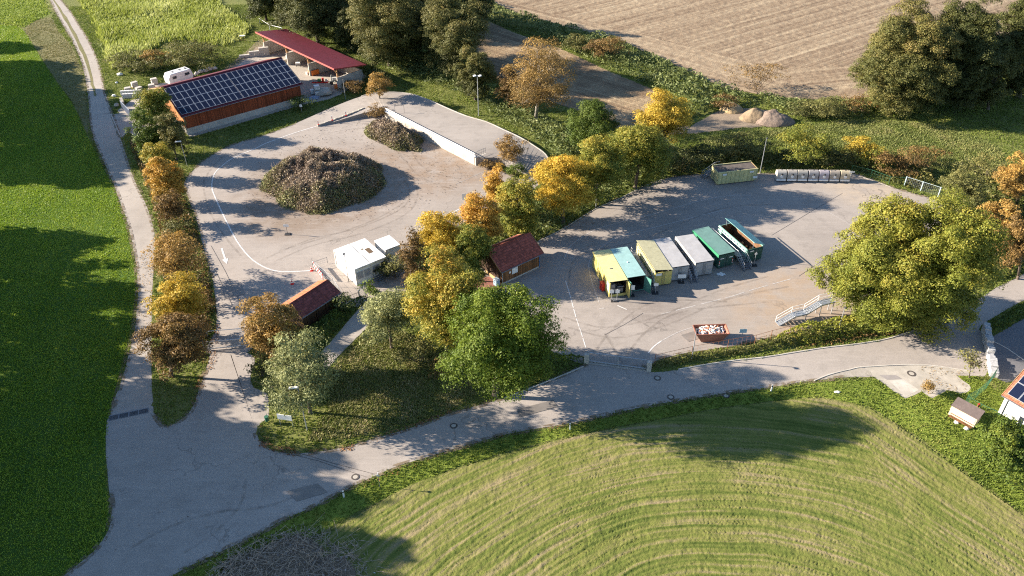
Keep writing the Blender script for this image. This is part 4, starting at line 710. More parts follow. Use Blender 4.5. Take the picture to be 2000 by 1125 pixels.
# ------------------------------------------------ gable buildings
def gable(name, label, cat, A, Bp, half_w, ze, zr, ov=.35, ovx=.3, wallm=None, roofm=None, plinth=None, endm=None, sheet_t=.1, seed=0, backm=None):
    """A, Bp: world xy of the near eave line ends; the building lies to the left of A->B"""
    A = np.array(A[:2]); Bp = np.array(Bp[:2]); d = Bp-A; L = np.linalg.norm(d); ang = math.atan2(d[1], d[0]); nv = np.array([-d[1], d[0]])/L; c = (A+Bp)/2+nv*half_w
    r = thing(name, label, cat, (*c, 0), ang); X = L/2-ovx; Y = half_w-ov; sl = (zr-ze)/half_w; zw = ze+sl*ov-sheet_t*1.2
    zb = plinth or 0; m = MB(); ym = .14
    m.box(-X, X, -Y, -Y+ym, zb, zw); m.box(-X, X, Y-ym, Y, zb, zw); wall = m.build('wall', wallm, r)
    g = [(-Y+ym+.002, zb), (Y-ym-.002, zb), (Y-ym-.002, zw), (0, zr-sheet_t*1.3), (-Y+ym+.002, zw)]
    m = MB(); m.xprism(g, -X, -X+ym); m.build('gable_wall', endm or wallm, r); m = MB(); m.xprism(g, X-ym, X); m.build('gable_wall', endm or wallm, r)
    if plinth:
        m = MB(); m.box(-X-.04, X+.04, -Y-.04, -Y+.2, -.05, zb); m.box(-X-.04, X+.04, Y-.2, Y+.04, -.05, zb); m.box(-X-.04, -X+.2, -Y+.2, Y-.2, -.05, zb-.002); m.box(X-.2, X+.04, -Y+.2, Y-.2, -.05, zb-.002); m.build('plinth', concrete_w, r)
    rf = link(bpy.data.objects.new('roof', None)) if False else None
    m = MB(); t_ = sheet_t
    m.hexa([(-L/2, -half_w, ze-t_), (L/2, -half_w, ze-t_), (L/2, 0, zr-t_), (-L/2, 0, zr-t_), (-L/2, -half_w, ze), (L/2, -half_w, ze), (L/2, 0, zr), (-L/2, 0, zr)])
    rf = m.build('roof', roofm, r)
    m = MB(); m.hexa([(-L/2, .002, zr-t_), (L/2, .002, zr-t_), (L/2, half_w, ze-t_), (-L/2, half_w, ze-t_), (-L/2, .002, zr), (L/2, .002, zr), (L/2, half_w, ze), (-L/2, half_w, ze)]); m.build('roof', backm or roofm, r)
    m = MB(); m.tube((-L/2-.02, 0, zr+.01), (L/2+.02, 0, zr+.01), .1, n=8); m.build('ridge_cap', roofm, r)
    for sx in (-1, 1):
        m = MB()
        for sy in (-1, 1): m.bar((sx*(L/2+.025), sy*half_w, ze-t_/2), (sx*(L/2+.025), sy*.03, zr-t_/2), .045, t_+.08)
        m.build('verge_board', timber, r)
    for sy in (-1, 1):
        m = MB(); m.bar((-L/2, sy*(half_w+.06), ze-t_), (L/2, sy*(half_w+.06), ze-t_), .12, .1); m.build('gutter', galvd, r)
    return r, L, X, Y, sl
# solar barn
ax = R(38); ea = P(354, 228, 3.9)[:2]; eb = ea+24.1*np.array([math.cos(ax), math.sin(ax)])
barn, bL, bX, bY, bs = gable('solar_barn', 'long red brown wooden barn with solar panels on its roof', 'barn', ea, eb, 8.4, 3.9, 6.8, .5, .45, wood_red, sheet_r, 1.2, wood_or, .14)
pv = NT('solar cells'); o_ = pv.obj(); br = pv.n('TexBrick'); br.offset = 0; pv.l(o_, br.inputs[0]); br.inputs['Scale'].default_value = 1; br.inputs['Brick Width'].default_value = .158; br.inputs['Row Height'].default_value = .158; br.inputs['Mortar Size'].default_value = .006; br.inputs['Color1'].default_value = (.006, .009, .026, 1); br.inputs['Color2'].default_value = (.008, .012, .032, 1); br.inputs['Mortar'].default_value = (.03, .04, .07, 1)
oi = pv.n('ObjectInfo'); pvm = pv.fin(pv.mix(pv.math('MULTIPLY', oi.outputs['Random'], .6), br.outputs[0], (.008, .013, .035)), .35, 0, .15)
pframe = plain('aluminium frame', (.55, .57, .6), .4, .5, .1, 3)
def panel_array(root, x0, y0, nx, ny, pw, ph, slope, zat, gap=.03):
    """y0 measured up the slope from local y; zat(y) roof height"""
    first = None
    for j in range(ny):
        for i in range(nx):
            if first is None:
                m = MB(); m.mi = 0; m.box(-pw/2+.04, pw/2-.04, -ph/2+.04, ph/2-.04, 0, .045); m.mi = 1
                for bx in ((-pw/2, -pw/2+.037), (pw/2-.037, pw/2)): m.box(*bx, -ph/2, ph/2, -.005, .05)
                for by in ((-ph/2, -ph/2+.037), (ph/2-.037, ph/2)): m.box(-pw/2+.038, pw/2-.038, *by, -.005, .05)
                first = m.build('solar_panel', [pvm, pframe], root); o = first
            else: o = first.copy(); sc.collection.objects.link(o)
            a = math.atan(slope); s = y0+(j+.5)*(ph+gap); yy = s*math.cos(a); x = x0+(i+.5)*(pw+gap)
            o.location = (x, -root['_hw']+yy, zat(-root['_hw']+yy)+.09); o.rotation_euler = (a, 0, 0); o.parent = root
barn['_hw'] = 8.4; slant = math.hypot(8.4, 2.9)
zf_ = lambda y: 6.8+y*bs
ph_ = (slant-1.0)/4-.04; nxp = 11; pw_ = (bL-.5-.2)/22-.03
panel_array(barn, -bL/2+.25, .3, nxp, 4, pw_, ph_, bs, zf_, .04); panel_array(barn, .12, .3, nxp, 4, pw_, ph_, bs, zf_, .04); del barn['_hw']
m = MB(); m.box(bX-.02+.06, bX+.06+.03, -3, 1.5, 0, 3.6); m.build('door', wood_or, barn)
m = MB(); m.tube((-bL/2+.4, -8.3, 3.7), (-bL/2+.4, -7.95, 0), .06); m.build('downpipe', galv, barn)
for yy in (-1.2, .9): m = MB(); m.box(-bX-.05, -bX-.005, yy, yy+.35, 4.6, 5.1); m.build('window', glassd, barn)
# plank shed (right) and woodshed (left)
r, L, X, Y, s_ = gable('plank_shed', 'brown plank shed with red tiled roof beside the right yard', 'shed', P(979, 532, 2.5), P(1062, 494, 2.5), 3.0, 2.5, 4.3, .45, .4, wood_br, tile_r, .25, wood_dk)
m = MB(); m.box(-1.55, -.55, -Y-.03, -Y-.005, .95, 2.0); m.build('notice_board', white, r)
m = MB(); m.box(-2.05, -1.75, -Y-.03, -Y-.005, 1.3, 1.6); m.build('small_sign', white, r)
for x0 in (-.35, .6): m = MB(); m.box(x0, x0+.9, -Y-.04, -Y-.006, .28, 2.15); d_ = m.build('door', wood_br, r); B('handle', galvd, d_, (x0+.1, x0+.2, -Y-.08, -Y-.042, 1.1, 1.15))
for px_, mt in ((-X+.05, galv), (X-.05, bluep)): m = MB(); m.tube((px_, -Y-.45, 2.4), (px_, -Y-.12, 2.0), .05); m.tube((px_, -Y-.12, 2.0), (px_, -Y-.12, .1), .05); m.build('downpipe', mt, r)
B('kickboard', ply, r, (-X-.06, -X-.01, -2.2, 1.2, .05, .5))
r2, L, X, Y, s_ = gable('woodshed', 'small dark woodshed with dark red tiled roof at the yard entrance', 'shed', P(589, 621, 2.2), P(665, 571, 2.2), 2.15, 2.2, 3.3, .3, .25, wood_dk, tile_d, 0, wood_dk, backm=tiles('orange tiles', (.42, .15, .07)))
for x0 in (-2.4, -.8, .8, 2.2): B('post', wood_dk, r2, (x0, x0+.14, -Y-.16, -Y-.01, 0, 2.15))
# ------------------------------------------------ open shelter with red roof
u_ = R(-46.6); sa = P(499, 62.5, 5.0)[:2]; sb_ = P(652.5, 135, 5.0)[:2]; L = np.linalg.norm(sb_-sa); nvs = np.array([-math.sin(u_), math.cos(u_)]); cmid = (sa+sb_)/2+nvs*3.8
shl = thing('open_shelter', 'long open fronted storage shelter with red sheet metal roof on concrete bays', 'shelter', (*cmid, 0), u_)
m = MB(); m.hexa([(-L/2, -3.8, 4.9), (L/2, -3.8, 4.9), (L/2, 3.8, 3.75), (-L/2, 3.8, 3.75), (-L/2, -3.8, 5.05), (L/2, -3.8, 5.05), (L/2, 3.8, 3.9), (-L/2, 3.8, 3.9)]); m.build('roof', sheet_r, shl)
m = MB(); m.box(-L/2-.03, L/2+.03, -3.9, -3.802, 4.78, 5.1); m.build('fascia', plain('light red trim', (.5, .12, .1), .5, 0, .15, 2), shl)
m = MB(); m.hexa([(L/2+.002, -3.8, 4.85), (L/2+.08, -3.8, 4.85), (L/2+.08, 3.8, 3.7), (L/2+.002, 3.8, 3.7), (L/2+.002, -3.8, 5.1), (L/2+.08, -3.8, 5.1), (L/2+.08, 3.8, 3.95), (L/2+.002, 3.8, 3.95)]); m.build('verge_board', plain('red trim', (.24, .035, .04), .5, 0, .15, 2), shl)
bays = [-L/2+.9, -L/2+10.6, -L/2+19.3, L/2-1.0]
for i, x in enumerate(bays):
    m = MB(); m.box(x-.12, x+.12, -2.9, 3.3, 0, 2.7); m.build('bay_wall', concrete_w, shl)
    m = MB(); m.bar((x, -2.7, 2.7), (x, -2.7, 4.72), .22, .22); m.build('post', timber, shl); m = MB(); m.bar((x, -2.3, 2.75), (x, -3.4, 4.7), .14, .14); m.build('brace', timber, shl)
m = MB(); m.box(-L/2+1.03, L/2-1.13, 3.05, 3.3, 0, 2.6); m.build('back_wall', concrete, shl)
m = MB(); m.bar((-L/2+.3, -2.7, 4.62), (L/2-.3, -2.7, 4.62), .18, .2); m.bar((-L/2+.3, 3.2, 3.65), (L/2-.3, 3.2, 3.65), .16, .18); m.build('beam', timber, shl)
def shelter_w(x, y): c_, s__ = math.cos(u_), math.sin(u_); return (cmid[0]+x*c_-y*s__, cmid[1]+x*s__+y*c_, 0)
# stepped block stacks in the bays (big concrete blocks)
def blocks(name, label, loc, rz, rows, bw=1.2, bd=.8, bh=.6, mat=concrete_w):
    r = thing(name, label, 'block stack', loc, rz); first = None; rg = random.Random(int(loc[0]*10))
    for j, n in enumerate(rows):
        for i in range(n):
            m = MB(); m.box(-bw/2+.01, bw/2-.01, -bd/2, bd/2, .0, bh-.015); o = m.build('block', mat, r, bevel=.03); o.location = (i*bw+rg.uniform(-.02, .02), rg.uniform(-.04, .04), j*bh); o.rotation_euler = (0, 0, rg.uniform(-.02, .02))
    return r
blocks('concrete_block_stack', 'stepped pile of big pale concrete blocks under the upper end of the red roof', shelter_w(-L/2+8.2, 2.6), u_-math.pi/2, [6, 5, 4, 3, 2, 1], .95)
blocks('concrete_block_stack', 'stepped pale block wall in the middle bay of the shelter', shelter_w(-L/2+18.2, 2.2), u_-math.pi/2, [6, 5, 2], .95)
blocks('stone_retaining_steps', 'row of upright pale blocks stepping down beside the gravel slope', P(522, 107), R(197), [6, 4, 2], 1.1, .7, .6)
# ------------------------------------------------ clutter of the barn yard
rs = random.Random(4)
def slab_stack(label, pix, rz, n, w=1.2, d=.9, h=.14, mat=concrete_w, pallet=True, group=None):
    r = thing('slab_stack', label, 'stone stack', P(*pix), rz, group)
    if pallet: B('pallet', timber, r, (-w/2, w/2, -d/2, d/2, 0, .12))
    for i in range(n):
        m = MB(); k = 1-.04*rs.random(); m.box(-w/2*k, w/2*k, -d/2*k, d/2*k, .13+i*h, .13+(i+1)*h-.012); o = m.build('slab', mat, r); o.location = (rs.uniform(-.05, .05), rs.uniform(-.05, .05), 0); o.rotation_euler = (0, 0, rs.uniform(-.1, .1))
SS = [('tall pale stone slab stack nearest the caravan', (303, 164), .6, 8), ('lower stack of pale slabs in front of the tall one', (297, 172), .4, 5), ('pale slab stack on the grass behind the block rows', (264, 170), .7, 7), ('grey slab stack left of the pale one on the grass', (250, 177), .5, 4), ('small slab stack behind the dark panels', (272, 176), .9, 4)]
for lb, px_, rz, n in SS: slab_stack(lb, px_, rz, n)
def brow(label, pix, n, cols, rz):
    r = thing('block_row', label, 'block row', P(*pix), rz)
    for j in range(2):
        for i in range(n):
            m = MB(); m.box(-.28, .28, -.24, .24, 0, .46); o = m.build('block', cols, r, bevel=.02); o.location = (i*.6, j*.05, j*.47); o.rotation_euler = (0, 0, rs.uniform(-.05, .05))
brow('double row of light grey blocks beside the dark panel fence', (240, 186), 7, offwhite, R(8)); brow('second row of light blocks closer to the pale topped tree', (243, 192), 7, offwhite, R(8))
brow('line of rough grey stones running from the block rows towards the lane', (238, 200), 4, concrete, R(-60))
r = thing('panel_fence', 'dark blue grey panel fence at the yard entrance by the lane', 'fence', P(239, 212)); q0 = P(257, 231)-P(239, 212)
m = MB(); m.bar((0, 0, .85), (q0[0], q0[1], .85), .08, 1.5); m.build('panel', plain('dark blue panel', (.035, .05, .085), .5, 0, .3, 3), r)
m = MB()
m.bar((0, 0, 1.64), (q0[0], q0[1], 1.64), .12, .06); m.build('top_rail', galv, r)
for t in (0, .5, 1): m = MB(); m.tube((q0[0]*t, q0[1]*t, 0), (q0[0]*t, q0[1]*t, 1.7), .05); m.build('post', galvd, r)
def stone(name, label, pix, s, mat=offwhite, cat='stone', group=None, z=0, seed=None):
    rg = np.random.RandomState(seed or int(pix[0]*3+pix[1])); import bmesh
    bm = bmesh.new(); bmesh.ops.create_icosphere(bm, subdivisions=2, radius=1)
    for v in bm.verts:
        c = v.co.copy(); k = .75+.5*vnoise(c.x*2+rg.rand()*.1+pix[0], c.y*2+c.z*1.7, .8); v.co = Vector((c.x*s[0]*k, c.y*s[1]*k, max(-.1, c.z*s[2]*k)))
    me = bpy.data.meshes.new(name); bm.to_mesh(me); bm.free(); me.materials.append(mat); o = link(bpy.data.objects.new(name, me)); o.location = Vector(P(*pix))+Vector((0, 0, z+s[2]*.35)); return tag(o, label, cat, group)
stone('stone', 'white rounded stone lying in the grass left of the olive bush', (235, 147), (.7, .4, .4)); stone('stone', 'small pale rock beside the lane below the white rounded one', (228, 162), (.35, .3, .2)); stone('stone', 'squat rock at the lane edge above the panel fence', (223, 188), (.45, .4, .3)); stone('stone', 'dark rock nearest the concrete pad at the lane', (228, 207), (.55, .5, .45), concrete)
for k, (px_, s) in enumerate([((384, 146), .5), ((392, 142), .6), ((402, 140), .5), ((410, 137), .65), ((420, 135), .5), ((376, 150), .45)]):
    stone('rubble_stone', 'pale rubble stone in the line behind the barn ridge', px_, (s*1.1, s, s*.9), concrete_w, 'stone', 'rubble stones behind the barn', seed=50+k)
# caravan
r = thing('caravan', 'white touring caravan parked behind the solar barn', 'caravan', P(352, 160), R(-42)); cw = plain('caravan shell', (.72, .71, .67), .35, 0, .12, 1.5)
m = MB(); m.xprism([(-2.7, .45), (2.5, .45), (2.75, 1.2), (2.35, 2.45), (-2.2, 2.5), (-2.75, 1.7)], -1.1, 1.1); m.build('body', cw, r, bevel=.12)
for x in (-1.12, 1.12):
    for y0, w_ in ((-1.9, .9), (.9, 1.0)): B('window', glassd, r, (x-.02, x+.02, y0, y0+w_, 1.4, 1.95))
for y0 in (-1.3, .3, 1.5): B('roof_hatch', dgrey, r, (-.25, .25, y0, y0+.4, 2.46, 2.56))
for x in (-1.05, 1.05): m = MB(); m.tube((x-.1, 0, .33), (x+.1, 0, .33), .33, n=14); m.build('wheel', black, r)
m = MB(); m.bar((-.5, 2.4, .5), (0, 3.9, .5), .08, .08); m.bar((.5, 2.4, .5), (0, 3.9, .5), .08, .08); m.build('drawbar', galvd, r)
# IBC containers and heap by shelter
def ibc(label, pix, z, rz):
    r = thing('liquid_container', label, 'tank', (*P(*pix)[:2], z), rz, 'white caged tanks by the barn'); B('tank', white, r, (-.52, .52, -.42, .42, .16, 1.02), bevel=.06); B('pallet', galvd, r, (-.58, .58, -.48, .48, 0, .13))
    m = MB()
    for i in range(5):
        t = -.57+i*1.14/4
        for y in (-.48, .48): m.tube((t, y, .1), (t, y, 1.05), .018, n=4)
    for i in range(1, 4):
        t = -.48+i*.96/4
        for x in (-.57, .57): m.tube((x, t, .1), (x, t, 1.05), .018, n=4)
    for z_ in (.35, .7, 1.05):
        for y in (-.48, .48): m.tube((-.57, y, z_), (.57, y, z_), .018, n=4)
        for x in (-.57, .57): m.tube((x, -.48, z_), (x, .48, z_), .018, n=4)
    m.build('cage', galv, r)
ibc('upper left white caged tank at the corner of the solar barn', (612, 184), 0, .4); ibc('white caged tank stacked on top at the barn corner', (621, 186), 1.08, .45); ibc('lower white caged tank under the stacked one', (621, 187), 0, .4)
r = thing('tarpaulin_bundle', 'blue tarpaulin bundle on the ground by the caged tanks', 'tarpaulin', P(611, 193), .3)
o = stone('sheet', 'x', (611, 193), (1.4, .8, .45), plain('grey blue tarp', (.22, .27, .36), .5, 0, .35, 3, .5)); o.name = 'sheet'; del o['label']; del o['category']; o.parent = r; o.location = (0, 0, .1)
tag(stone('gravel_heap', 'x', (634, 184), (1.9, 1.6, 1.1), concrete), 'grey rubble heap between caged tanks and shelter', 'heap')
# tools and parts below the shelter
def barrier_stack(label, loc, rz):
    r = thing('barrier_rack', label, 'barrier rack', loc, rz)
    for i in range(4): B('barrier', orangep, r, (-.9, .9, -.35+i*.2, -.3+i*.2, .1, 1.1)); 
    B('crate', orangep, r, (-.9, .9, .5, 1.2, 0, .9))
barrier_stack('bright orange barriers stacked against the middle bay wall', shelter_w(L/2-11.6, -1.7), u_+1.57)
def machine(label, loc, rz):
    r = thing('farm_machine', label, 'machine', loc, rz)
    m = MB(); m.bar((-1, 0, .5), (1, 0, .6), .3, .3); m.bar((0, -.7, .5), (0, .8, .7), .2, .2); m.tube((-.6, 0, .6), (-.5, 0, 1.9), .12); m.tube((.4, .1, .6), (.6, .1, 1.5), .1); m.bar((-.6, 0, 1.7), (.5, 0, 1.4), .1, .14); m.build('frame', plain('machine paint', (.35, .38, .36), .5, .2, .3, 3), r)
    for x, y in ((-.7, -.5), (.7, -.5), (0, .9)): m = MB(); m.tube((x, y-.1, .35), (x, y+.1, .35), .35, n=12); m.build('wheel', black, r)
    B('hopper', plain('machine grey', (.5, .5, .48), .5, 0, .2, 3), r, (-.4, .5, -.3, .4, .75, 1.25), bevel=.05)
machine('grey machinery with wheels in the lower shelter bay', shelter_w(L/2-4.6, -1.4), .3)
r = thing('wheel_loader_bucket', 'small orange machine part at the front of the lower bay', 'machine part', shelter_w(L/2-2.0, -2.6), .2); m = MB(); m.xprism([(-.5, .1), (.5, .0), (.6, .5), (-.4, .9)], -.5, .5); m.build('bucket', orangep, r, bevel=.04); B('arm', redp, r, (-.08, .08, .4, 1.1, .5, .62))
r = thing('timber_pile', 'red painted low timber edging with boxes in the lower bay', 'boxes', shelter_w(L/2-6.6, -3.1), 0); B('beam', redp, r, (-2.2, 1.2, -.1, .1, 0, .2)); B('box', plain('green box', (.1, .25, .12), .5), r, (-1.1, -.4, .4, 1.0, 0, .6), bevel=.03); B('box', redp, r, (-.2, .2, .5, .9, 0, .8), bevel=.03); B('box', offwhite, r, (.5, 1.1, .4, .9, 0, .5), bevel=.03)
r = thing('stone_trough', 'grey stone trough at the back of the lower bay', 'trough', shelter_w(L/2-3.2, 1.6), 0); B('basin', concrete, r, (-1.5, 1.2, -.7, .7, 0, 1.2), bevel=.08); B('cover', bluep, r, (1.3, 1.9, -.5, .3, 0, .9), bevel=.08)
r = thing('animal_trough', 'small white trough on legs in front of the middle bay', 'trough', P(583, 130), 0); B('basin', white, r, (-.5, .5, -.3, .3, .6, .95), bevel=.04)
for x, y in ((-.4, -.2), (.4, -.2), (-.4, .2), (.4, .2)): B('leg', galvd, r, (x-.04, x+.04, y-.04, y+.04, 0, .6))
# white tubular frame behind shelter and bird stand
r = thing('football_goal', 'white tubular goal frame behind the upper end of the shelter', 'goal', P(528, 62)); q1 = P(552, 68)-P(528, 62); q2 = P(508, 46)-P(528, 62)
m = MB(); m.tube((0, 0, 0), (0, 0, 1.7), .07); m.tube((0, 0, 1.7), (q1[0], q1[1], 1.7), .07); m.tube((q1[0], q1[1], 0), (q1[0], q1[1], 1.7), .07); m.build('frame', white, r); m = MB(); m.tube((0, 0, 1.7), (q2[0], q2[1], 1.3), .04); m.tube((q2[0], q2[1], 0), (q2[0], q2[1], 1.3), .04); m.build('brace', white, r)
r = thing('timber_stand', 'small white topped timber stand on the grass left of the shelter', 'stand', P(475, 80)); m = MB(); m.tube((-.4, 0, 0), (-.3, 0, 1.2), .06); m.tube((.4, 0, 0), (.3, 0, 1.2), .06); m.build('leg', timber, r); B('top', white, r, (-.6, .6, -.3, .3, 1.2, 1.3))
# ------------------------------------------------ retaining wall with rail, low ramp wall
wa, wb = P(755, 217, 1.5)[:2], P(929, 306, 1.5)[:2]; L = np.linalg.norm(wb-wa); ang = math.atan2(*(wb-wa)[::-1]); r = thing('retaining_wall', 'pale concrete retaining wall with railing along the unloading platform', 'wall', (*((wa+wb)/2), 0), ang)
m = MB()
for i in range(9): x0 = -L/2+i*L/9; m.box(x0+.01, x0+L/9-.01, -.32, -.02, 0, 1.5)
m.build('wall_panels', plain('white concrete', (.50, .45, .38), .85, 0, .35, .7, .2), r); B('coping', white, r, (-L/2-.1, L/2+.1, -.42, .08, 1.5, 1.62))
m = MB(); m.bar((-L/2, -.2, 2.15), (L/2, -.2, 2.15), .09, .1); m.bar((-L/2, -.2, 1.88), (L/2, -.2, 1.88), .05, .06); m.build('rail', white, r)
for i in range(11): x = -L/2+.2+i*(L-.4)/10; B('rail_post', white, r, (x-.04, x+.04, -.19, -.11, 1.6, 2.12))
B('end_wall', concrete_w, r, (L/2+.1, L/2+.35, -.3, 2.2, 0, 1.5)); m = MB(); 
for t in range(5): m.tube((L/2+.2, .1+t*.5, 1.5), (L/2+.2, .1+t*.5, 2.5), .025, n=5)
m.tube((L/2+.2, .1, 2.5), (L/2+.2, 2.1, 2.5), .03, n=5); m.tube((L/2+.2, .1, 2.0), (L/2+.2, 2.1, 2.0), .025, n=5); m.build('end_railing', galvd, r)
r = thing('height_barrier', 'thin dark tubular frame standing on the upper platform', 'frame', P(772, 221, 1.5)); m = MB(); m.tube((0, 0, 0), (0, 0, 1.5), .03, n=5); m.tube((1.7, .2, 0), (1.7, .2, 1.5), .03, n=5); m.tube((0, 0, 1.5), (1.7, .2, 1.5), .03, n=5); m.build('frame', dgrey, r)
pts = [P(620, 247), P(650, 239), P(680, 231), P(712, 221)]; o0 = pts[0]; r = thing('ramp_wall', 'low rough stone edge rising along the ramp of the composting yard', 'wall', o0)
m = MB(); rg = random.Random(3)
for k, (a, b) in enumerate(zip(pts[:-1], pts[1:])):
    for i in range(6):
        t0, t1 = i/6, (i+.93)/6; hh = .35+.28*(k+i/6)+rg.uniform(-.05, .05); p_, q_ = a+(b-a)*t0-o0, a+(b-a)*t1-o0; m.bar((p_[0], p_[1], hh/2), (q_[0], q_[1], hh/2), .4, hh)
m.build('stones', concrete, r)
rw = plain('marker white', (.8, .78, .75), .5, 0, .1); 
def guide_post(label, pix, z, h=.9, group='striped guide posts on the ramp edge'):
    r = thing('guide_post', label, 'guide post', (*P(*pix, z)[:2], z), 0, group); B('foot', redp, r, (-.14, .14, -.14, .14, 0, .1)); 
    for i in range(4): B('band', redp if i % 2 == 0 else rw, r, (-.07, .07, -.05, .05, .1+i*(h-.1)/4, .1+(i+1)*(h-.1)/4-.003))
guide_post('red and white guide post at the foot of the ramp', (622, 244), .25); guide_post('red and white guide post halfway up the ramp', (649, 235), .6); guide_post('red and white guide post at the top of the ramp', (676, 226), .95)
# ------------------------------------------------ office containers
def office(name, label, C4, h, face):
    A, B_, C_, D = [P(x, y, h) for x, y in C4]; c = (A+B_+C_+D)/4; fr = (C_+D)/2; bk = (A+B_)/2; ang = math.atan2(bk[1]-fr[1], bk[0]-fr[0])-math.pi/2; L = np.linalg.norm(bk-fr); Wd = (np.linalg.norm(B_-A)+np.linalg.norm(C_-D))/2-.04
    r = thing(name, label, 'office container', (c[0], c[1], 0), ang); B('body', rib('container wall '+name, (.74, .74, .72), .2, .5, 1, .08), r, (-Wd/2, Wd/2, -L/2, L/2, .15, h-.22)); 
    m = MB(); 
    for sx in (-1, 1):
        for sy in (-1, 1): m.box(sx*(Wd/2+.02)-.08, sx*(Wd/2+.02)+.08, sy*(L/2+.02)-.08, sy*(L/2+.02)+.08, .1, h-.22)
    m.box(-Wd/2-.1, Wd/2+.1, -L/2-.1, L/2+.1, .06, .149); m.build('frame', offwhite, r); B('roof', white, r, (-Wd/2-.1, Wd/2+.1, -L/2-.1, L/2+.1, h-.219, h), bevel=.04)
    for j in range(3): B('vent_slot', dgrey, r, (-.6+j*.4, -.35+j*.4, -L/2-.103, -L/2-.098, h-.17, h-.1))
    for x0, x1, z0, z1, kind in face:
        w_ = B('window', white, r, (x0-.06, x1+.06, -L/2-.05, -L/2-.004, z0-.06, z1+.06))
        if kind == 's': B('shutter', shut, w_, (x0, x1, -L/2-.075, -L/2-.052, z0, z1))
        elif kind == 'h': B('shutter', shut, w_, (x0, x1, -L/2-.075, -L/2-.052, z0+(z1-z0)*.35, z1)); B('pane', glassd, w_, (x0, x1, -L/2-.07, -L/2-.052, z0, z0+(z1-z0)*.35-.01))
        else: B('pane', glassd, w_, (x0, x1, -L/2-.07, -L/2-.052, z0, z1))
    return r, Wd, L
f1 = [(-1.0, -.08, .95, 2.1, 's'), (.08, 1.0, .95, 2.1, 's')]; f2 = [(-.95, .05, 1.1, 2.15, 'h'), (.35, 1.05, .5, 2.2, 'd')]
office('office_container', 'white office container with two closed grey shutters beside the thin lamp', [(652.6, 488), (682.6, 477), (723, 513), (693, 525.5)], 2.8, f1)
ro, _, Lo = office('office_container', 'white office container with brown leaf patch on its roof', [(682.6, 477), (712.6, 466), (753, 501), (723, 513)], 2.8, f2)
B('leaf_patch', plain('wet leaves', (.14, .09, .05), .9, 0, .5, 5), ro, (-.2, .5, -.9, .5, 2.801, 2.815)); B('leaf_patch', plain('moss', (.2, .16, .1), .9, 0, .5, 5), ro, (-.6, -.3, .5, .9, 2.801, 2.81))
office('storage_container', 'smaller separate white container with plain grey front next to the office', [(732.3, 469.5), (761, 459.6), (780, 477.5), (753, 487.4)], 2.75, [])
# steps and railing in front of office
r = thing('access_steps', 'metal steps with railing in front of the office containers', 'steps', P(740, 545), R(37)); 
for i in range(3): B('tread', galvd, r, (-.5, .5, -i*.3, -i*.3+.28, .5-i*.18, .54-i*.18))
m = MB(); 
for x in (-.55, .55): m.tube((x, .3, 0), (x, .3, 1.5), .03); m.tube((x, -.8, 0), (x, -.8, 1.0), .03); m.tube((x, .3, 1.5), (x, -.8, 1.0), .03)
m.build('railing', dgrey, r)
# ------------------------------------------------ roll-off containers
yel = cmat('yellow container paint', (.58, .48, .15)); yel_l = cmat('pale yellow roof paint', (.62, .56, .26), (.35, .3, .15), .35); tealr = cmat('turquoise roof paint', (.28, .44, .42), (.1, .3, .28), .3); tealb = cmat('green container paint', (.09, .24, .19), (.05, .12, .1), .3)
cream = cmat('cream container paint', (.58, .53, .26), (.2, .17, .08), .55); mossy = cmat('mossy lid', (.50, .46, .28), (.2, .19, .1), .7); grey = cmat('grey container paint', (.33, .34, .35), (.12, .11, .1), .4); greyl = cmat('grey lid', (.36, .355, .355), (.4, .33, .25), .35)
greenc = cmat('green tarpaulin roof', (.13, .235, .205), (.05, .16, .13), .4); darkg = cmat('dark green paint', (.03, .09, .07), (.02, .03, .03), .4); tealo = cmat('open container paint', (.20, .38, .32), (.08, .16, .14), .5); greenf = cmat('bright green flap', (.04, .22, .11), (.03, .2, .1), .2)
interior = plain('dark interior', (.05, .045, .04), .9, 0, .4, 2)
def frame_of(C4, h):
    A, B_, C_, D = [P(x, y, h) for x, y in C4]; c = (A+B_+C_+D)/4; fr, bk = (C_+D)/2, (A+B_)/2; ang = math.atan2(bk[1]-fr[1], bk[0]-fr[0])-math.pi/2; L = np.linalg.norm((bk-fr)[:2]); Wd = (np.linalg.norm((B_-A)[:2])+np.linalg.norm((C_-D)[:2]))/2
    return c, ang, L, Wd
def hollow(root, W_, L, z0, h, mat, inner, open_top=True, open_front=False, t=.07, ribs=True):
    m = MB(); x, y = W_/2, L/2; m.box(-x, x, -y, y, z0, z0+.12); m.box(-x, -x+t, -y, y, z0+.121, h); m.box(x-t, x, -y, y, z0+.121, h); m.box(-x+t+.001, x-t-.001, y-t, y, z0+.121, h)
    if ribs:
        n = int(L/.75)
        for i in range(n+1):
            yy = -y+.06+(L-.12)*i/n
            for s in (-1, 1): m.box(min(s*(x+.001), s*(x+.075)), max(s*(x+.001), s*(x+.075)), yy-.05, yy+.05, z0+.1, h-.12)
    for s in (-1, 1): m.box(min(s*(x-.02), s*(x+.09)), max(s*(x-.02), s*(x+.09)), -y-.004, y+.004, h-.001, h+.10)
    m.build('body', mat, root)
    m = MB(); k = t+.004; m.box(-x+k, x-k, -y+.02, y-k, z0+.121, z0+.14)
    m.add([(-x+k, -y+.02, z0+.14), (-x+k, y-k, z0+.14), (-x+k, y-k, h), (-x+k, -y+.02, h)], [(0, 1, 2, 3)]); m.add([(x-k, -y+.02, z0+.14), (x-k, y-k, z0+.14), (x-k, y-k, h), (x-k, -y+.02, h)], [(3, 2, 1, 0)]); m.add([(-x+k, y-k, z0+.14), (x-k, y-k, z0+.14), (x-k, y-k, h), (-x+k, y-k, h)], [(3, 2, 1, 0)]); m.build('lining', inner, root)
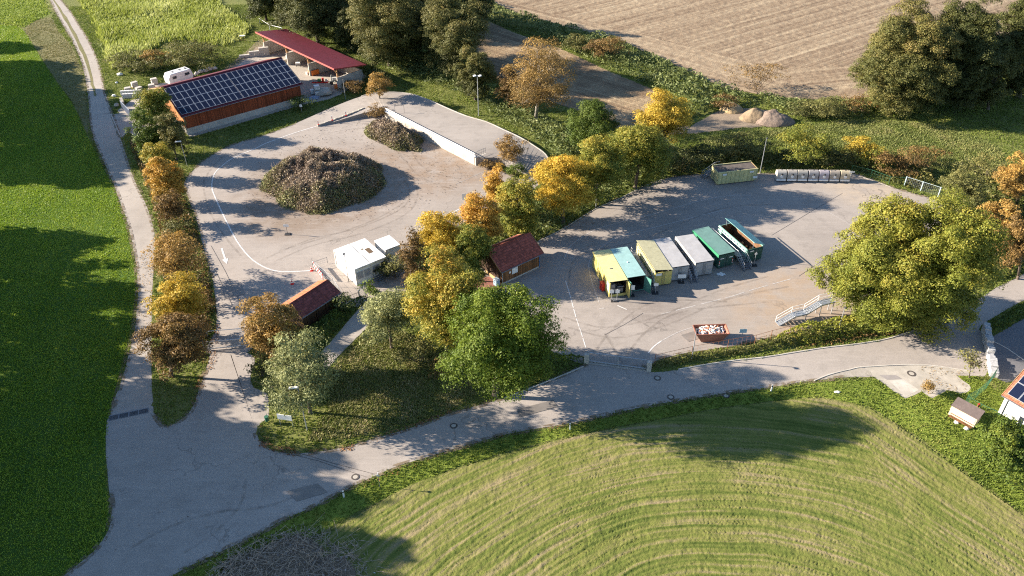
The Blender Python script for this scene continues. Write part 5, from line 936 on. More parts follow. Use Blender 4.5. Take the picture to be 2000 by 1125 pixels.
def doors(root, W_, L, z0, h, mat, bars=galvd):
    for s in (-1, 1):
        m = MB(); x0, x1 = (s*.02, s*(W_/2-.01)) if s > 0 else (s*(W_/2-.01), s*.02)
        m.box(x0, x1, -L/2-.07, -L/2-.004, z0, h-.04)
        for k in range(4): zz = z0+.12+(h-z0-.3)*k/3; m.box(x0+.03, x1-.03, -L/2-.115, -L/2-.071, zz-.05, zz+.05)
        d = m.build('door', mat, root); mm = MB(); mm.tube((s*.18, -L/2-.14, z0+.05), (s*.18, -L/2-.14, h-.1), .025, n=5); mm.build('lock_bar', bars, d)
def skids(root, W_, L):
    m = MB()
    for s in (-1, 1): m.box(s*.55-.08, s*.55+.08, -L/2+.1, L/2-.1, .09, .26)
    m.build('skid_rail', dgrey, root)
    for sy in (-1, 1):
        m = MB(); m.tube((-.85, sy*(L/2-.5), .15), (.85, sy*(L/2-.5), .15), .14, n=10); m.build('roller', galvd, root)
def place_plate(root, x, y, z, w_=.5, h=.25): B('label_plate', white, root, (x-w_/2, x+w_/2, y-.012, y, z-h/2, z+h/2))
GR = 'recycling containers standing side by side on the right yard'
# yellow press with open front
c, ang, L, W_ = frame_of([(1158, 492.8), (1191.5, 488.5), (1225.6, 547.2), (1191, 553)], 2.5)
r = thing('press_container', 'yellow press container with open front beside the red box', 'container', (c[0], c[1], 0), ang, GR); h = 2.5; W_ -= .05
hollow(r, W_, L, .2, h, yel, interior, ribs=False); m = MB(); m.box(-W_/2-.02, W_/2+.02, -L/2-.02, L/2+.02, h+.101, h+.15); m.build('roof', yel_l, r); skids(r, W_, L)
m = MB(); m.box(-W_/2, W_/2, -L/2-.12, -L/2-.005, .2, .55); m.box(-W_/2, -W_/2+.12, -L/2-.12, -L/2-.005, .551, h); m.box(W_/2-.12, W_/2, -L/2-.12, -L/2-.005, .551, h); m.build('front_frame', yel, r)
m = MB(); m.box(-.8, .8, -L/2+.2, -L/2+1.4, .5, 1.2); m.box(-.9, -.3, -L/2+.3, -L/2+1.0, 1.21, 1.9); m.tube((0, -L/2+.3, 1.4), (.9, -L/2+.3, 1.4), .09); m.build('press_unit', galvd, r)
m = MB(); m.box(W_/2+.02, W_/2+.10, -L/2-.95, -L/2-.02, .3, h-.05); m.build('door', yel, r); B('grille', offwhite, r, (-W_/2-.03, -W_/2-.003, -L/2+.15, -L/2+1.1, .9, 2.1)); B('platform', galvd, r, (-.9, .9, -L/2-1.0, -L/2-.13, .12, .2))
m = MB()
for i in range(6): m.box(-W_/2-.06, -W_/2-.002, -L/2+1.5+i*.85, -L/2+1.6+i*.85, .3, 2.4)
m.build('side_rib', yel, r)
B('roof_patch', dgrey, r, (-.3, .15, -.9, -.75, h+.151, h+.17))
# turquoise press container with open doors
c, ang, L, W_ = frame_of([(1192, 488.5), (1224.8, 483.2), (1260.3, 537.6), (1226.5, 545)], 2.5)
r = thing('press_container', 'turquoise container with both doors swung open beside the yellow press', 'container', (c[0], c[1], 0), ang, GR); W_ -= .06
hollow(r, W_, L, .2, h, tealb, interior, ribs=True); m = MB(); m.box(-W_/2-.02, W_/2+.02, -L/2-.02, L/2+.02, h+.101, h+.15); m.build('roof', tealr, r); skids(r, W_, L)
for s in (-1, 1): m = MB(); m.bar((s*(W_/2+.02), -L/2-.05, 1.35), (s*(W_/2+.02)+(.45 if s > 0 else .12), -L/2-1.05, 1.35), .08, 2.25); d = m.build('door', tealb, r)
B('lamp', white, r, (-.1, 0, -.2, -.05, h+.151, h+.25))
# yellow with loose mossy lid
c, ang, L, W_ = frame_of([(1245, 476), (1275.5, 471.5), (1312.8, 527.2), (1279.8, 533)], 2.35)
r = thing('rolloff_container', 'pale yellow container with slightly raised mossy lid', 'container', (c[0], c[1], 0), ang, GR); h = 2.35; W_ = W_-.05
hollow(r, W_, L, .22, h, cream, interior); doors(r, W_, L, .22, h, yel); skids(r, W_, L)
m = MB(); a = R(7); x0, x1 = -W_/2-.12, W_/2+.1; zl, zr_ = h+.12+(x1-x0)*math.tan(a), h+.12; m.hexa([(x0, -L/2-.1, zl), (x1, -L/2-.1, zr_), (x1, L/2+.1, zr_), (x0, L/2+.1, zl), (x0, -L/2-.1, zl+.06), (x1, -L/2-.1, zr_+.06), (x1, L/2+.1, zr_+.06), (x0, L/2+.1, zl+.06)]); m.build('lid', mossy, r); place_plate(r, -W_/4-.1, -L/2-.12, 2.0, .8, .35)
# grey closed
def closed(label, C4, h, body, lid, drm, plates=(), flap=None):
    c, ang, L, W_ = frame_of(C4, h+.1); W_ -= .08; r = thing('rolloff_container', label, 'container', (c[0], c[1], 0), ang, GR)
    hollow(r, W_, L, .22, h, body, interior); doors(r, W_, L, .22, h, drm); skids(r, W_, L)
    m = MB(); m.box(-W_/2-.1, W_/2+.1, -L/2-.1, L/2+.1, h+.101, h+.16); m.build('lid', lid, r)
    for x, z in plates: place_plate(r, x, -L/2-.12, z, .55, .14)
    return r, L, W_
closed('grey container with flat grey lid beside the mossy yellow one', [(1276, 471), (1306.4, 463.2), (1344.8, 516.5), (1312.2, 523)], 2.3, grey, greyl, grey)
r, L, W_ = closed('grey container with pale folded lid edge left of the green one', [(1321, 463.6), (1353.5, 458), (1392.7, 507), (1360.5, 514)], 2.3, grey, greyl, grey)
m = MB(); m.box(-W_/2-.16, -W_/2-.101, -L/2-.12, L/2+.12, 1.95, 2.47); m.build('lid_edge', cmat('pale lid edge', (.6, .55, .45), (.4, .33, .25), .2), r)
r, L, W_ = closed('dark container under a green tarpaulin roof', [(1354, 449.9), (1384.6, 443.6), (1435, 491.6), (1404.5, 497.2)], 2.3, darkg, greenc, darkg, [(-.7, 1.7), (.7, 1.7)])
m = MB(); m.box(-W_/2-.17, -W_/2-.101, -L/2-.12, L/2+.12, 2.0, 2.465); m.build('tarpaulin_flap', greenf, r)
rw2 = redp
for s in (-1, 1):
    for k in range(4): B('warning_mark', redp if k % 2 else white, r, (s*(W_/2-.15)-.06, s*(W_/2-.15)+.06, -L/2-.13, -L/2-.118, .6+k*.2, .78+k*.2))
for k in range(5): B('side_plate', offwhite, r, (-W_/2-.1, -W_/2-.078, -L/2+.8+k*.9, -L/2+1.1+k*.9, 1.0, 1.35))
# open container with tilted lid
c, ang, L, W_ = frame_of([(1404, 440), (1435, 434.5), (1489, 480.4), (1460.5, 488.5)], 2.3); r = thing('rolloff_container', 'open rusty lined green container with its lid tilted up', 'container', (c[0], c[1], 0), ang, GR); h = 2.3; W_ = max(W_, 2.4)
hollow(r, W_, L, .22, h, tealo, rusti); skids(r, W_, L); m = MB(); m.box(-W_/2, W_/2, -L/2-.08, -L/2, .22, h); m.build('end_wall', darkg, r); doors(r, W_, L+.18, .25, h-.1, darkg); place_plate(r, -.6, -L/2-.22, 2.05, .6, .16)
m = MB(); x0, x1 = -.15, W_/2+.2; zl, zr_ = h+.95, h+.2; m.hexa([(x0-.2, -L/2-.1, zl), (x1, -L/2-.1, zr_), (x1, L/2+.1, zr_), (x0-.2, L/2+.1, zl), (x0-.2, -L/2-.1, zl+.07), (x1, -L/2-.1, zr_+.07), (x1, L/2+.1, zr_+.07), (x0-.2, L/2+.1, zl+.07)]); m.build('lid', cmat('blue green lid', (.22, .43, .40), (.1, .28, .26), .45), r)
for yy in (-L/2+.2, L/2-.2): m = MB(); m.tube((-.2, yy, h-.1), (x0-.1, yy, zl), .04); m.build('lid_strut', galv, r)
m = MB(); rg = random.Random(8)
for i in range(26): x, y = rg.uniform(-.95, .95), rg.uniform(-L/2+.5, L/2-.5); a = rg.uniform(0, 3); m.bar((x, y, .6+rg.uniform(0, .5)), (x+math.cos(a)*.5, y+math.sin(a)*.5, .6+rg.uniform(0, .7)), .3, .04)
m.build('scrap_wood', [ply], r)
for k in range(9): B('side_bracket', galv, r, (-W_/2-.16, -W_/2-.077, -L/2+.9+k*.55, -L/2+1.15+k*.55, 1.35+.05*(k % 2), 1.75))
# access stairs between containers
def stairs(label, c, ang, xo, L, plat=1.25, n=6, wd=.85, yoff=0):
    """walkway beside a container with steps down at the front"""
    r = thing('access_stairs', label, 'stairs', (c[0]+xo*math.cos(ang)-yoff*math.sin(ang), c[1]+xo*math.sin(ang)+yoff*math.cos(ang), 0), ang, 'metal stairs between the containers')
    y0 = -L/2+.9; m = MB(); m.box(-wd/2, wd/2, y0, L/2-.6, plat-.05, plat); m.build('walkway', galvd, r)
    for i in range(n):
        zz = plat-(i+1)*plat/(n+1); B('tread', galvd, r, (-wd/2+.03, wd/2-.03, y0-(i+1)*.29, y0-(i+1)*.29+.25, zz-.04, zz))
    e = y0-(n+1)*.29
    for s in (-1, 1):
        m = MB(); m.bar((s*wd/2, y0, plat-.08), (s*wd/2, e, .05), .05, .18); m.build('stringer', galvd, r)
        m = MB(); 
        for zz in (.55, 1.0): m.tube((s*wd/2, y0, plat+zz), (s*wd/2, e+.15, .1+zz), .028, n=5); m.tube((s*wd/2, y0, plat+zz), (s*wd/2, L/2-.6, plat+zz), .028, n=5)
        for t in (0, .5, 1): m.tube((s*wd/2, y0+(e+.15-y0)*t, plat*(1-t)+.05), (s*wd/2, y0+(e+.15-y0)*t, plat*(1-t)+1.0), .028, n=5)
        for t in (.33, .66, 1): m.tube((s*wd/2, y0+(L/2-.6-y0)*t, plat), (s*wd/2, y0+(L/2-.6-y0)*t, plat+1.0), .028, n=5)
        m.build('railing', galv, r)
    m = MB()
    for t in (0, 1):
        for s in (-1, 1): m.bar((s*(wd/2-.06), y0+(L/2-.7-y0)*t, 0), (s*(wd/2-.06), y0+(L/2-.7-y0)*t, plat-.05), .06, .06)
    m.build('leg', galvd, r); return r
c1, a1_, L1, W1 = frame_of([(1245, 476), (1275.5, 471.5), (1312.8, 527.2), (1279.8, 533)], 2.35); stairs('grey metal stairs between the turquoise and the mossy yellow container', c1, a1_, -W1/2-.62, L1+.2)
c1, a1_, L1, W1 = frame_of([(1321, 463.6), (1353.5, 458), (1392.7, 507), (1360.5, 514)], 2.4); stairs('grey metal stairs between the two grey containers', c1, a1_, -W1/2-.6, L1+.6)
c1, a1_, L1, W1 = frame_of([(1404, 440), (1435, 434.5), (1489, 480.4), (1460.5, 488.5)], 2.3); stairs('wide lattice metal stairs beside the open rusty lined container', c1, a1_, -W1/2-.7, L1+1.2, wd=1.15)
r = thing('clothing_box', 'red box on the ground at the left side of the yellow press', 'box', P(1178, 566), a1_); B('body', redp, r, (-.38, .38, -.42, .42, .08, 1.15), bevel=.05); B('lid', redp, r, (-.42, .42, -.46, .46, 1.16, 1.24)); 
for x in (-.3, .3): B('foot', dgrey, r, (x-.05, x+.05, -.35, .35, 0, .08))
# cream container at the back of the yard
c, ang, L, W_ = frame_of([(1482.3, 329.3), (1465.5, 315.3), (1390, 323.7), (1406, 337.5)], 2.3)
r = thing('rolloff_container', 'cream yellow open container with dark mesh cover below the shrub bank', 'container', (c[0], c[1], 0), ang); h = 2.3
hollow(r, W_, L, .2, h, cream, rusti); doors(r, W_, L, .2, h, cream); skids(r, W_, L); m = MB(); m.box(-W_/2+.08, W_/2-.08, -L/2+.1, L/2-.15, h-.12, h-.08); m.build('cover_net', plain('dark cover', (.12, .10, .085), .9, 0, .5, 1), r)
for y in (-L/2+.7, L/2-1.4): B('label_plate', white, r, (W_/2+.078, W_/2+.09, y, y+.7, 1.75, 2.05))
stp = thing('access_stairs', 'metal stairs leading up to the cream container', 'stairs', P(1372, 347), R(12)); m = MB()
for i in range(6): B('tread', galvd, stp, (i*.33, i*.33+.28, -.4, .4, .2+i*.22, .24+i*.22))
for s in (-1, 1):
    m = MB(); m.bar((-.05, s*.42, .05), (2.1, s*.42, 1.45), .05, .16); m.build('stringer', galv, stp); m = MB(); m.tube((0, s*.42, 1.05), (2.1, s*.42, 2.4), .03); m.tube((0, s*.42, .6), (2.1, s*.42, 1.95), .03); m.tube((2.1, s*.42, 2.4), (3.0, s*.42, 2.4), .03)
    for t in (0, .5, 1): m.tube((2.1*t, s*.42, 1.4*t), (2.1*t, s*.42, 1.0+1.4*t), .03)
    m.build('railing', galv, stp)
B('platform', galvd, stp, (2.0, 3.0, -.42, .42, 1.42, 1.47))
# recycling bins
bin_m = [cmat('bin shell '+str(i), c, (.2, .18, .16), .4) for i, c in enumerate([(.42, .39, .34), (.36, .33, .29), (.34, .32, .28), (.31, .29, .28), (.38, .34, .36), (.36, .31, .25), (.50, .42, .28)])]
pb0, pb1 = P(1525, 356), P(1649, 357); lbls = ['leftmost', 'second from the left', 'third from the left', 'middle', 'pinkish grey', 'brownish, second from the right', 'warm cream, rightmost']
for i in range(7):
    p = pb0+(pb1-pb0)*i/6; r = thing('recycling_bin', '%s of the seven rounded grey recycling bins in the row' % lbls[i], 'bin', p, math.atan2(pb1[1]-pb0[1], pb1[0]-pb0[0]), 'row of recycling bins'); r.location.y += .7
    prof = [(-.62, .25), (.62, .25), (.66, .9)]+[(.64*math.cos(R(t)), 1.15+.78*math.sin(R(t))) for t in range(0, 181, 18)]+[(-.66, .9)]
    m = MB(); m.xprism(prof, -.78, .78); m.build('shell', bin_m[i], r, bevel=.05)
    B('foot', dgrey, r, (-.6, .6, -.5, .5, 0, .25)); B('front_band', white, r, (-.76, .76, -.76, -.63, .28, .56), bevel=.02)
    m = MB(); m.tube((0, -.56, 1.42), (0, -.68, 1.36), .17, n=12); m.build('opening', black, r); m = MB(); m.tube((0, -.655, 1.0), (0, -.685, 1.0), .24, n=14); m.build('sticker', white, r); m = MB(); m.tube((0, -.1, 1.9), (0, .1, 1.9), .1); m.build('lifting_eye', dgrey, r)
# ------------------------------------------------ posts, lamps, signs
def lamp(label, pix, h, kind, z=0, col=galv, rz=0, lr=.06):
    r = thing('street_lamp', label, 'lamp', P(*pix, z), rz); m = MB(); m.tube((0, 0, 0), (0, 0, h*.5), lr*1.25, lr, 8); m.tube((0, 0, h*.5), (0, 0, h), lr, lr*.7, 8); m.build('pole', col, r)
    if kind == 'double':
        m = MB(); m.tube((-.45, 0, h), (.45, 0, h), .04); m.build('arm', col, r)
        for s in (-1, 1): m = MB(); m.tube((s*.5, 0, h-.06), (s*.5, 0, h+.08), .34, .26, 12); m.build('lamp_head', white, r)
    elif kind == 'arm':
        m = MB(); m.hexa([(-.95, -.16, h-.12), (.12, -.12, h-.02), (.12, .12, h-.02), (-.95, .16, h-.12), (-.9, -.12, h+.05), (.1, -.1, h+.12), (.1, .1, h+.12), (-.9, .12, h+.05)]); m.build('lamp_head', white, r, bevel=.03)
    elif kind == 'mush':
        m = MB(); m.tube((0, 0, h), (0, 0, h+.16), .3, .22, 12); m.build('lamp_head', white, r)
    else:
        m = MB(); m.bar((0, 0, h), (.0, -.35, h+.05), .22, .16); m.build('lamp_head', dgrey, r)
    return r
lamp('grey street lamp with long white head beside the notice board', (600, 840), 6.4, 'arm'); lamp('slim lamp post in the hedge by the orange skip', (1351, 701), 4.7, 'spot', col=galv); lamp('lamp post on the grass between barn and composting yard', (366, 325), 4.7, 'arm', lr=.05)
lamp('tall grey lamp post between cream container and recycling bins', (1484, 339), 6.5, 'spot'); lamp('slim lamp post at the lower corner of the red roofed shelter', (675, 194), 4.4, 'spot'); lamp('white double headed lamp on the grass above the ramp', (935, 226), 8.0, 'double', lr=.09)
lamp('thin dark lamp post in front of the office containers', (681, 550), 4.7, 'spot', col=dgrey, lr=.045); lamp('lamp post at the shaded edge of the right yard', (1163.5, 406), 4.6, 'spot'); lamp('short lamp post at the foot of the ramp', (1045, 345), 2.3, 'spot', col=galv)
lamp('short lamp hidden in the olive bushes below the metal stairs', (1640, 636), 3.0, 'spot')
def sign_stand(label, pix, h=1.7, w_=.75, hh=.5, base=True, pole=galv, rz=0, plate=white, group='portable sign stands by the containers', n=1):
    r = thing('sign_stand', label, 'sign', P(*pix), rz, group)
    if base: B('base', black, r, (-.42, .42, -.32, .32, 0, .13), bevel=.02)
    for k in range(n):
        x = (k-(n-1)/2)*.75; m = MB(); m.tube((x, 0, .1), (x, 0, h), .035); m.build('pole', pole, r); B('sign_plate', plate, r, (x-w_/2, x+w_/2, -.06, -.037, h-hh-.1, h-.1))
    return r
sign_stand('small white sign on a stand in the middle of the composting yard', (562, 458), 1.9, .8, .45, pole=dgrey, group=None); sign_stand('pair of round white signs on one stand before the yellow press', (1199, 588), 2.0, .55, .55, n=2)
sign_stand('white sign on a stand between yellow and turquoise containers', (1233, 578), 1.9, .7, .75); sign_stand('white sign on a stand before the mossy yellow container', (1279.5, 573), 1.8, .6, .45); sign_stand('wide white sign on a stand before the first grey container', (1330, 552), 1.5, 1.1, .6)
sign_stand('sign on a leaning pole beside the open rusty lined container', (1472, 519), 2.3, .3, .3); sign_stand('white cross shaped sign post at the right end of the bins', (1658, 357), 2.2, .9, .2, base=False, group=None); sign_stand('small white sign at the right corner of the cream container', (1473, 355), 1.2, .7, .4, base=False, group=None)
sign_stand('white board sign at the orange tree edge of the composting yard', (908, 393), 1.5, .8, 1.1, base=False, group=None); sign_stand('round white sign on the grass below the solar barn', (590, 221), 1.9, .5, .5, base=False, pole=galv, group=None)
sign_stand('pale blue sign behind the hedge right of the orange skip', (1449, 658), 1.4, .9, .6, base=False, group=None, plate=plain('pale blue plate', (.35, .5, .55), .5))
r = thing('notice_board', 'white notice board on two legs at the grass corner', 'board', P(560, 832), R(-12)); B('board', white, r, (-.85, .85, -.06, .0, 1.0, 1.75)); 
for x in (-.75, .75): m = MB(); m.tube((x, .05, 0), (x, .05, 1.7), .04); m.build('leg', galv, r)
for k, (z_, w_) in enumerate([(1.6, .9), (1.45, 1.2), (1.3, 1.1), (1.15, .7)]): B('print_line', plain('print grey %d' % k, (.4, .42, .48), .6), r, (-.7, -.7+w_, -.066, -.061, z_-.02, z_+.02))
r = thing('litter_bin', 'dark green litter bin next to the notice board', 'bin', P(523, 826)); m = MB(); m.tube((0, 0, .35), (0, 0, 1.0), .2, .24, 12); m.build('bucket', greenp, r); m = MB(); m.tube((0, .26, 0), (0, .26, 1.2), .03); m.build('post', galvd, r)
def delin(label, pix): r = thing('delineator_post', label, 'road post', P(*pix), 0, 'white delineator posts along the main road'); m = MB(); m.xprism([(-.06, 0), (.06, 0), (.05, .98), (-.06, 1.04)], -.07, .07); m.build('post', white, r); B('reflector_band', black, r, (-.075, .075, -.068, .064, .72, .86)); return r
delin('white delineator post at the field corner beside the manhole', (672, 971)); delin('white delineator post in the middle of the meadow edge', (1113, 839)); delin('white delineator post farthest right at the meadow edge', (1506, 764))
r = thing('hydrant_sign_post', 'thin grey post with small plates on the lush verge', 'post', P(742, 952)); m = MB(); m.tube((0, 0, 0), (0, 0, 2.2), .03); m.build('pole', galvd, r); B('plate', offwhite, r, (-.16, .16, -.05, -.03, 1.75, 1.95)); B('plate', offwhite, r, (-.05, .05, -.14, .14, 2.0, 2.15))
def cone(label, pix, h=.95): 
    r = thing('traffic_cone', label, 'traffic cone', P(*pix)); B('base', redp, r, (-.22, .22, -.22, .22, 0, .06))
    for k in range(5): m = MB(); r0 = .15-.026*k; m.tube((0, 0, .062+k*h/5), (0, 0, .058+(k+1)*h/5), r0, r0-.024, 12); m.build('band', redp if k % 2 == 0 else rw, r)
cone('red and white traffic cone standing alone before the woodshed', (571, 555)); cone('red and white traffic cone at the barrier board', (609, 529), .8)
# barrier boards and fence frames at the office
q0, q1 = P(612, 522), P(632, 548); d = q1-q0; r = thing('barrier_board', 'red and white striped barrier boards at the end of the painted line', 'barrier', q0)
n = 12
for zz in (.35, .95):
    for i in range(n): m = MB(); a, b = d*(i/n), d*((i+1)/n-.004); m.bar((a[0], a[1], zz), (b[0], b[1], zz), .04, .26); m.build('stripe', redp if i % 2 else rw, r)
for t in (0, .5, 1): m = MB(); m.tube((d[0]*t, d[1]*t, 0), (d[0]*t, d[1]*t, 1.5), .03); m.build('post', galvd, r)
def meshfence(name, label, cat, pts, h, mat, frame, step=.35, z=0, group=None, post=.035):
    pts = [P(*p) for p in pts]; o0 = pts[0]; r = thing(name, label, cat, o0, 0, group); 
    for k, (a, b) in enumerate(zip(pts[:-1], pts[1:])):
        a, b = a-o0, b-o0; L = np.linalg.norm(b-a); m = MB(); n = max(2, int(L/step))
        for i in range(n+1): p_ = a+(b-a)*i/n; m.tube((p_[0], p_[1], .05), (p_[0], p_[1], h), .008, n=3)
        for j in range(1, max(3, int(h/step))): zz = h*j/max(3, int(h/step)); m.tube((a[0], a[1], zz), (b[0], b[1], zz), .008, n=3)
        m.build('wire_mesh', mat, r); m = MB(); m.tube((a[0], a[1], h), (b[0], b[1], h), .025, n=5); m.build('top_rail', frame, r)
    for p_ in pts: p_ = p_-o0; m = MB(); m.tube((p_[0], p_[1], 0), (p_[0], p_[1], h+.05), post, n=6); m.build('post', frame, r)
    return r
meshfence('fence_panel', 'temporary fence panels between barrier boards and woodshed', 'fence', [(617, 530), (652, 560), (670, 590)], 1.6, galv, galv)
meshfence('fence_panel', 'grey fence panel standing crosswise behind the barrier boards', 'fence', [(612, 524), (640, 514)], 1.0, galvd, galvd)
meshfence('wire_fence', 'wire fence from the footpath gate to the woodshed', 'fence', [(704, 588), (684, 596), (668, 606)], 1.5, galvd, dgrey)
meshfence('garden_gate', 'green framed mesh gate at the end of the footpath', 'gate', [(703, 590), (714, 581)], 1.9, greenp, galv, .25, post=.06)
meshfence('wire_fence', 'wire fence in front of the office containers', 'fence', [(714, 581), (729, 564), (752, 552)], 1.6, galvd, dgrey)
meshfence('wire_fence', 'thin post and wire fence inside the yellowing roadside hedge', 'fence', [(1278, 713), (1350, 696), (1420, 683), (1473, 674), (1504, 665), (1540, 656)], 1.6, rustm, rustm, .6)
meshfence('wire_fence', 'green wire fence at the right corner of the yard', 'fence', [(1662, 338), (1700, 347), (1735, 360), (1765, 362)], 1.4, greenp, greenp, .5)
meshfence('mesh_fence', 'green mesh fence between lawn and plaster house', 'fence', [(1940, 738), (1925, 760), (1905, 778), (1884, 790)], 1.5, greenp, greenp, .2)
meshfence('mesh_fence', 'green mesh fence behind the small brown hut', 'fence', [(1884, 790), (1910, 806), (1945, 822)], 1.3, greenp, greenp, .3)
r = meshfence('sliding_gate', 'pale blue steel mesh gate frame at the far right of the yard', 'gate', [(1766, 363), (1798, 373), (1832, 384)], 1.65, galv, plain('pale blue steel', (.55, .66, .68), .5, .2, .1), .25, post=.09)
# main gate with pillars
g0, g1 = P(1150, 707), P(1262, 722); ang = math.atan2(g1[1]-g0[1], g1[0]-g0[0]); L = np.linalg.norm(g1-g0); r = thing('double_gate', 'wide steel mesh double gate of the right yard', 'gate', g0, ang)
for k in range(2):
    x0, x1 = L*k/2+.05, L*(k+1)/2-.05; m = MB(); m.bar((x0, 0, 1.5), (x1, 0, 1.5), .08, .08); m.bar((x0, 0, .15), (x1, 0, .15), .08, .16); m.bar((x0, 0, .1), (x0, 0, 1.5), .08, .08); m.bar((x1, 0, .1), (x1, 0, 1.5), .08, .08); g = m.build('gate_leaf', galv, r); m = MB()
    n = int((x1-x0)/.16)
    for i in range(1, n): x = x0+(x1-x0)*i/n; m.tube((x, 0, .2), (x, 0, 1.48), .012, n=4)
    for zz in (.5, .85, 1.2): m.tube((x0, 0, zz), (x1, 0, zz), .010, n=4)
    m.build('bars', galvd, g)
B('ground_rail', concrete, r, (0, L, -.35, -.1, 0, .07))
for nm, pp, lb in (('gate_pillar', (1145, 709), 'white concrete gate pillar at the left of the double gate'), ('gate_pillar', (1267, 724), 'white concrete gate pillar with ivy at the right of the double gate')):
    r = thing(nm, lb, 'pillar', P(*pp), ang); B('shaft', concrete_w, r, (-.28, .28, -.22, .22, 0, 1.45), bevel=.02); m = MB(); m.bar((.1, 0, 1.45), (.1, 0, 1.9), .1, .1); m.build('post_top', galv, r)
# entrance gate of composting yard (swung)
g0, g1 = P(401, 685), P(474, 678); ang = math.atan2(g1[1]-g0[1], g1[0]-g0[0]); L = np.linalg.norm(g1-g0); r = thing('bar_gate', 'low steel bar gate across the composting yard entrance', 'gate', g0, ang)
m = MB(); m.bar((0, 0, .25), (L, 0, .25), .08, .1); m.bar((0, 0, 1.35), (L, 0, 1.35), .08, .08); n = int(L/.14)
for i in range(n+1): m.tube((L*i/n, 0, .25), (L*i/n, 0, 1.35), .016, n=4)
m.build('gate_leaf', galv, r); 
for x in (0, L): m = MB(); m.tube((x, 0, 0), (x, 0, 1.7), .09); m.build('post', galv, r)
g0, g1 = P(406, 658), P(478, 652); r = thing('barrier_pole', 'thin white barrier pole above the steel bar gate', 'barrier', g0); d = g1-g0; m = MB(); m.tube((0, 0, .9), (d[0], d[1], .9), .045); m.build('pole', white, r); m = MB(); m.tube((0, 0, 0), (0, 0, 1.0), .07); m.build('post', galv, r)
# skip with rubble
c = P(1386, 660); r = thing('rubble_skip', 'orange brown skip filled with pale rubble beside the hedge', 'skip', c, R(2)); sm = cmat('orange skip paint', (.28, .11, .07), (.14, .08, .06), .4)
Lx, Ly, zt, zb = 2.05, .95, 1.35, .1
def skipwall(m, t=0): 
    return [(-Lx+t, -Ly+t, zt), (Lx-t, -Ly+t, zt), (Lx-t, Ly-t, zt), (-Lx+t, Ly-t, zt), (-Lx*.62+t, -Ly*.9+t, zb+t), (Lx*.62-t, -Ly*.9+t, zb+t), (Lx*.62-t, Ly*.9-t, zb+t), (-Lx*.62+t, Ly*.9-t, zb+t)]
m = MB(); v = skipwall(m)+skipwall(m, .06); m.add(v, [(0, 4, 5, 1), (1, 5, 6, 2), (2, 6, 7, 3), (3, 7, 4, 0), (4, 7, 6, 5), (8, 9, 13, 12), (9, 10, 14, 13), (10, 11, 15, 14), (11, 8, 12, 15), (12, 13, 14, 15), (0, 1, 9, 8), (1, 2, 10, 9), (2, 3, 11, 10), (3, 0, 8, 11)]); m.build('tub', sm, r)
m = MB()
for a, b in (((-Lx, -Ly), (Lx, -Ly)), ((Lx, -Ly), (Lx, Ly)), ((Lx, Ly), (-Lx, Ly)), ((-Lx, Ly), (-Lx, -Ly))): m.bar((*a, zt), (*b, zt), .1, .1)
m.build('rim', sm, r); rg = random.Random(5); RM_ = [offwhite, plain('brick', (.5, .2, .1), .9, 0, .2, 3), plain('pink rubble', (.62, .4, .32), .9, 0, .2, 3), white]
m = MB()
for i in range(230):
    m.mi = rg.choice([0, 0, 1, 2, 3]); x, y = rg.uniform(-Lx*.65, Lx*.84), rg.uniform(-Ly*.8, Ly*.8); z = 1.0+.35*math.cos(x*.8)*math.cos(y*.9)+rg.uniform(-.1, .1); s = rg.uniform(.07, .17); M_ = Matrix.Translation((x, y, z)) @ Matrix.Rotation(rg.uniform(0, 3), 4, Vector((rg.random(), rg.random(), rg.random()+.1)).normalized()); m.box(-s, s, -s*.7, s*.7, -s*.5, s*.5, M_)
m.box(-Lx*.75, Lx*.8, -Ly*.8, Ly*.8, .5, .95); o = m.build('rubble', RM_, r); o['kind'] = 'stuff'
# metal stairs on the right yard edge
s0, s1 = P(1518, 633), P(1628, 586, 1.9); d = s1-s0; Ls = float(np.hypot(d[0], d[1])); ang = math.atan2(d[1], d[0]); r = thing('steel_staircase', 'long galvanised steel staircase with two flights and landings behind the hedge', 'staircase', s0, ang); wd = .85
prof = [(0, .0, .27*Ls, .95), (.27*Ls, .95, .5*Ls, .95), (.5*Ls, .95, .74*Ls, 1.9), (.74*Ls, 1.9, Ls, 1.9)]
k = 8
for fl in (0, 2):
    a, za, b, zb_ = prof[fl]
    for i in range(k): x = a+(b-a)*(i+.5)/k; zz = za+(zb_-za)*(i+.7)/k; B('tread', galv, r, (x-.15, x+.15, -wd/2+.05, wd/2-.05, zz-.04, zz))
for fl in (1, 3): a, za, b, zb_ = prof[fl]; B('landing', galv, r, (a, b, -wd/2+.05, wd/2-.05, za-.06, za))
for s in (-1, 1):
    m = MB(); m2 = MB()
    for a, za, b, zb_ in prof:
        m.bar((a, s*wd/2, za-.05), (b, s*wd/2, zb_-.05), .06, .2)
        for hh in (.5, 1.0): m2.tube((a, s*wd/2, za+hh), (b, s*wd/2, zb_+hh), .03, n=5)
        m2.tube((a, s*wd/2, za), (a, s*wd/2, za+1), .03, n=5)
    m2.tube((Ls, s*wd/2, 1.9), (Ls, s*wd/2, 2.9), .03, n=5); m.build('stringer', galv, r); m2.build('railing', white if s > 0 else galv, r)
m = MB()
for x, zz in ((.28*Ls, .88), (.49*Ls, .88), (.75*Ls, 1.84), (.98*Ls, 1.84)):
    for s in (-1, 1): m = MB(); m.bar((x, s*(wd/2-.05), 0), (x, s*(wd/2-.05), zz), .08, .08); m.build('support', galv, r)

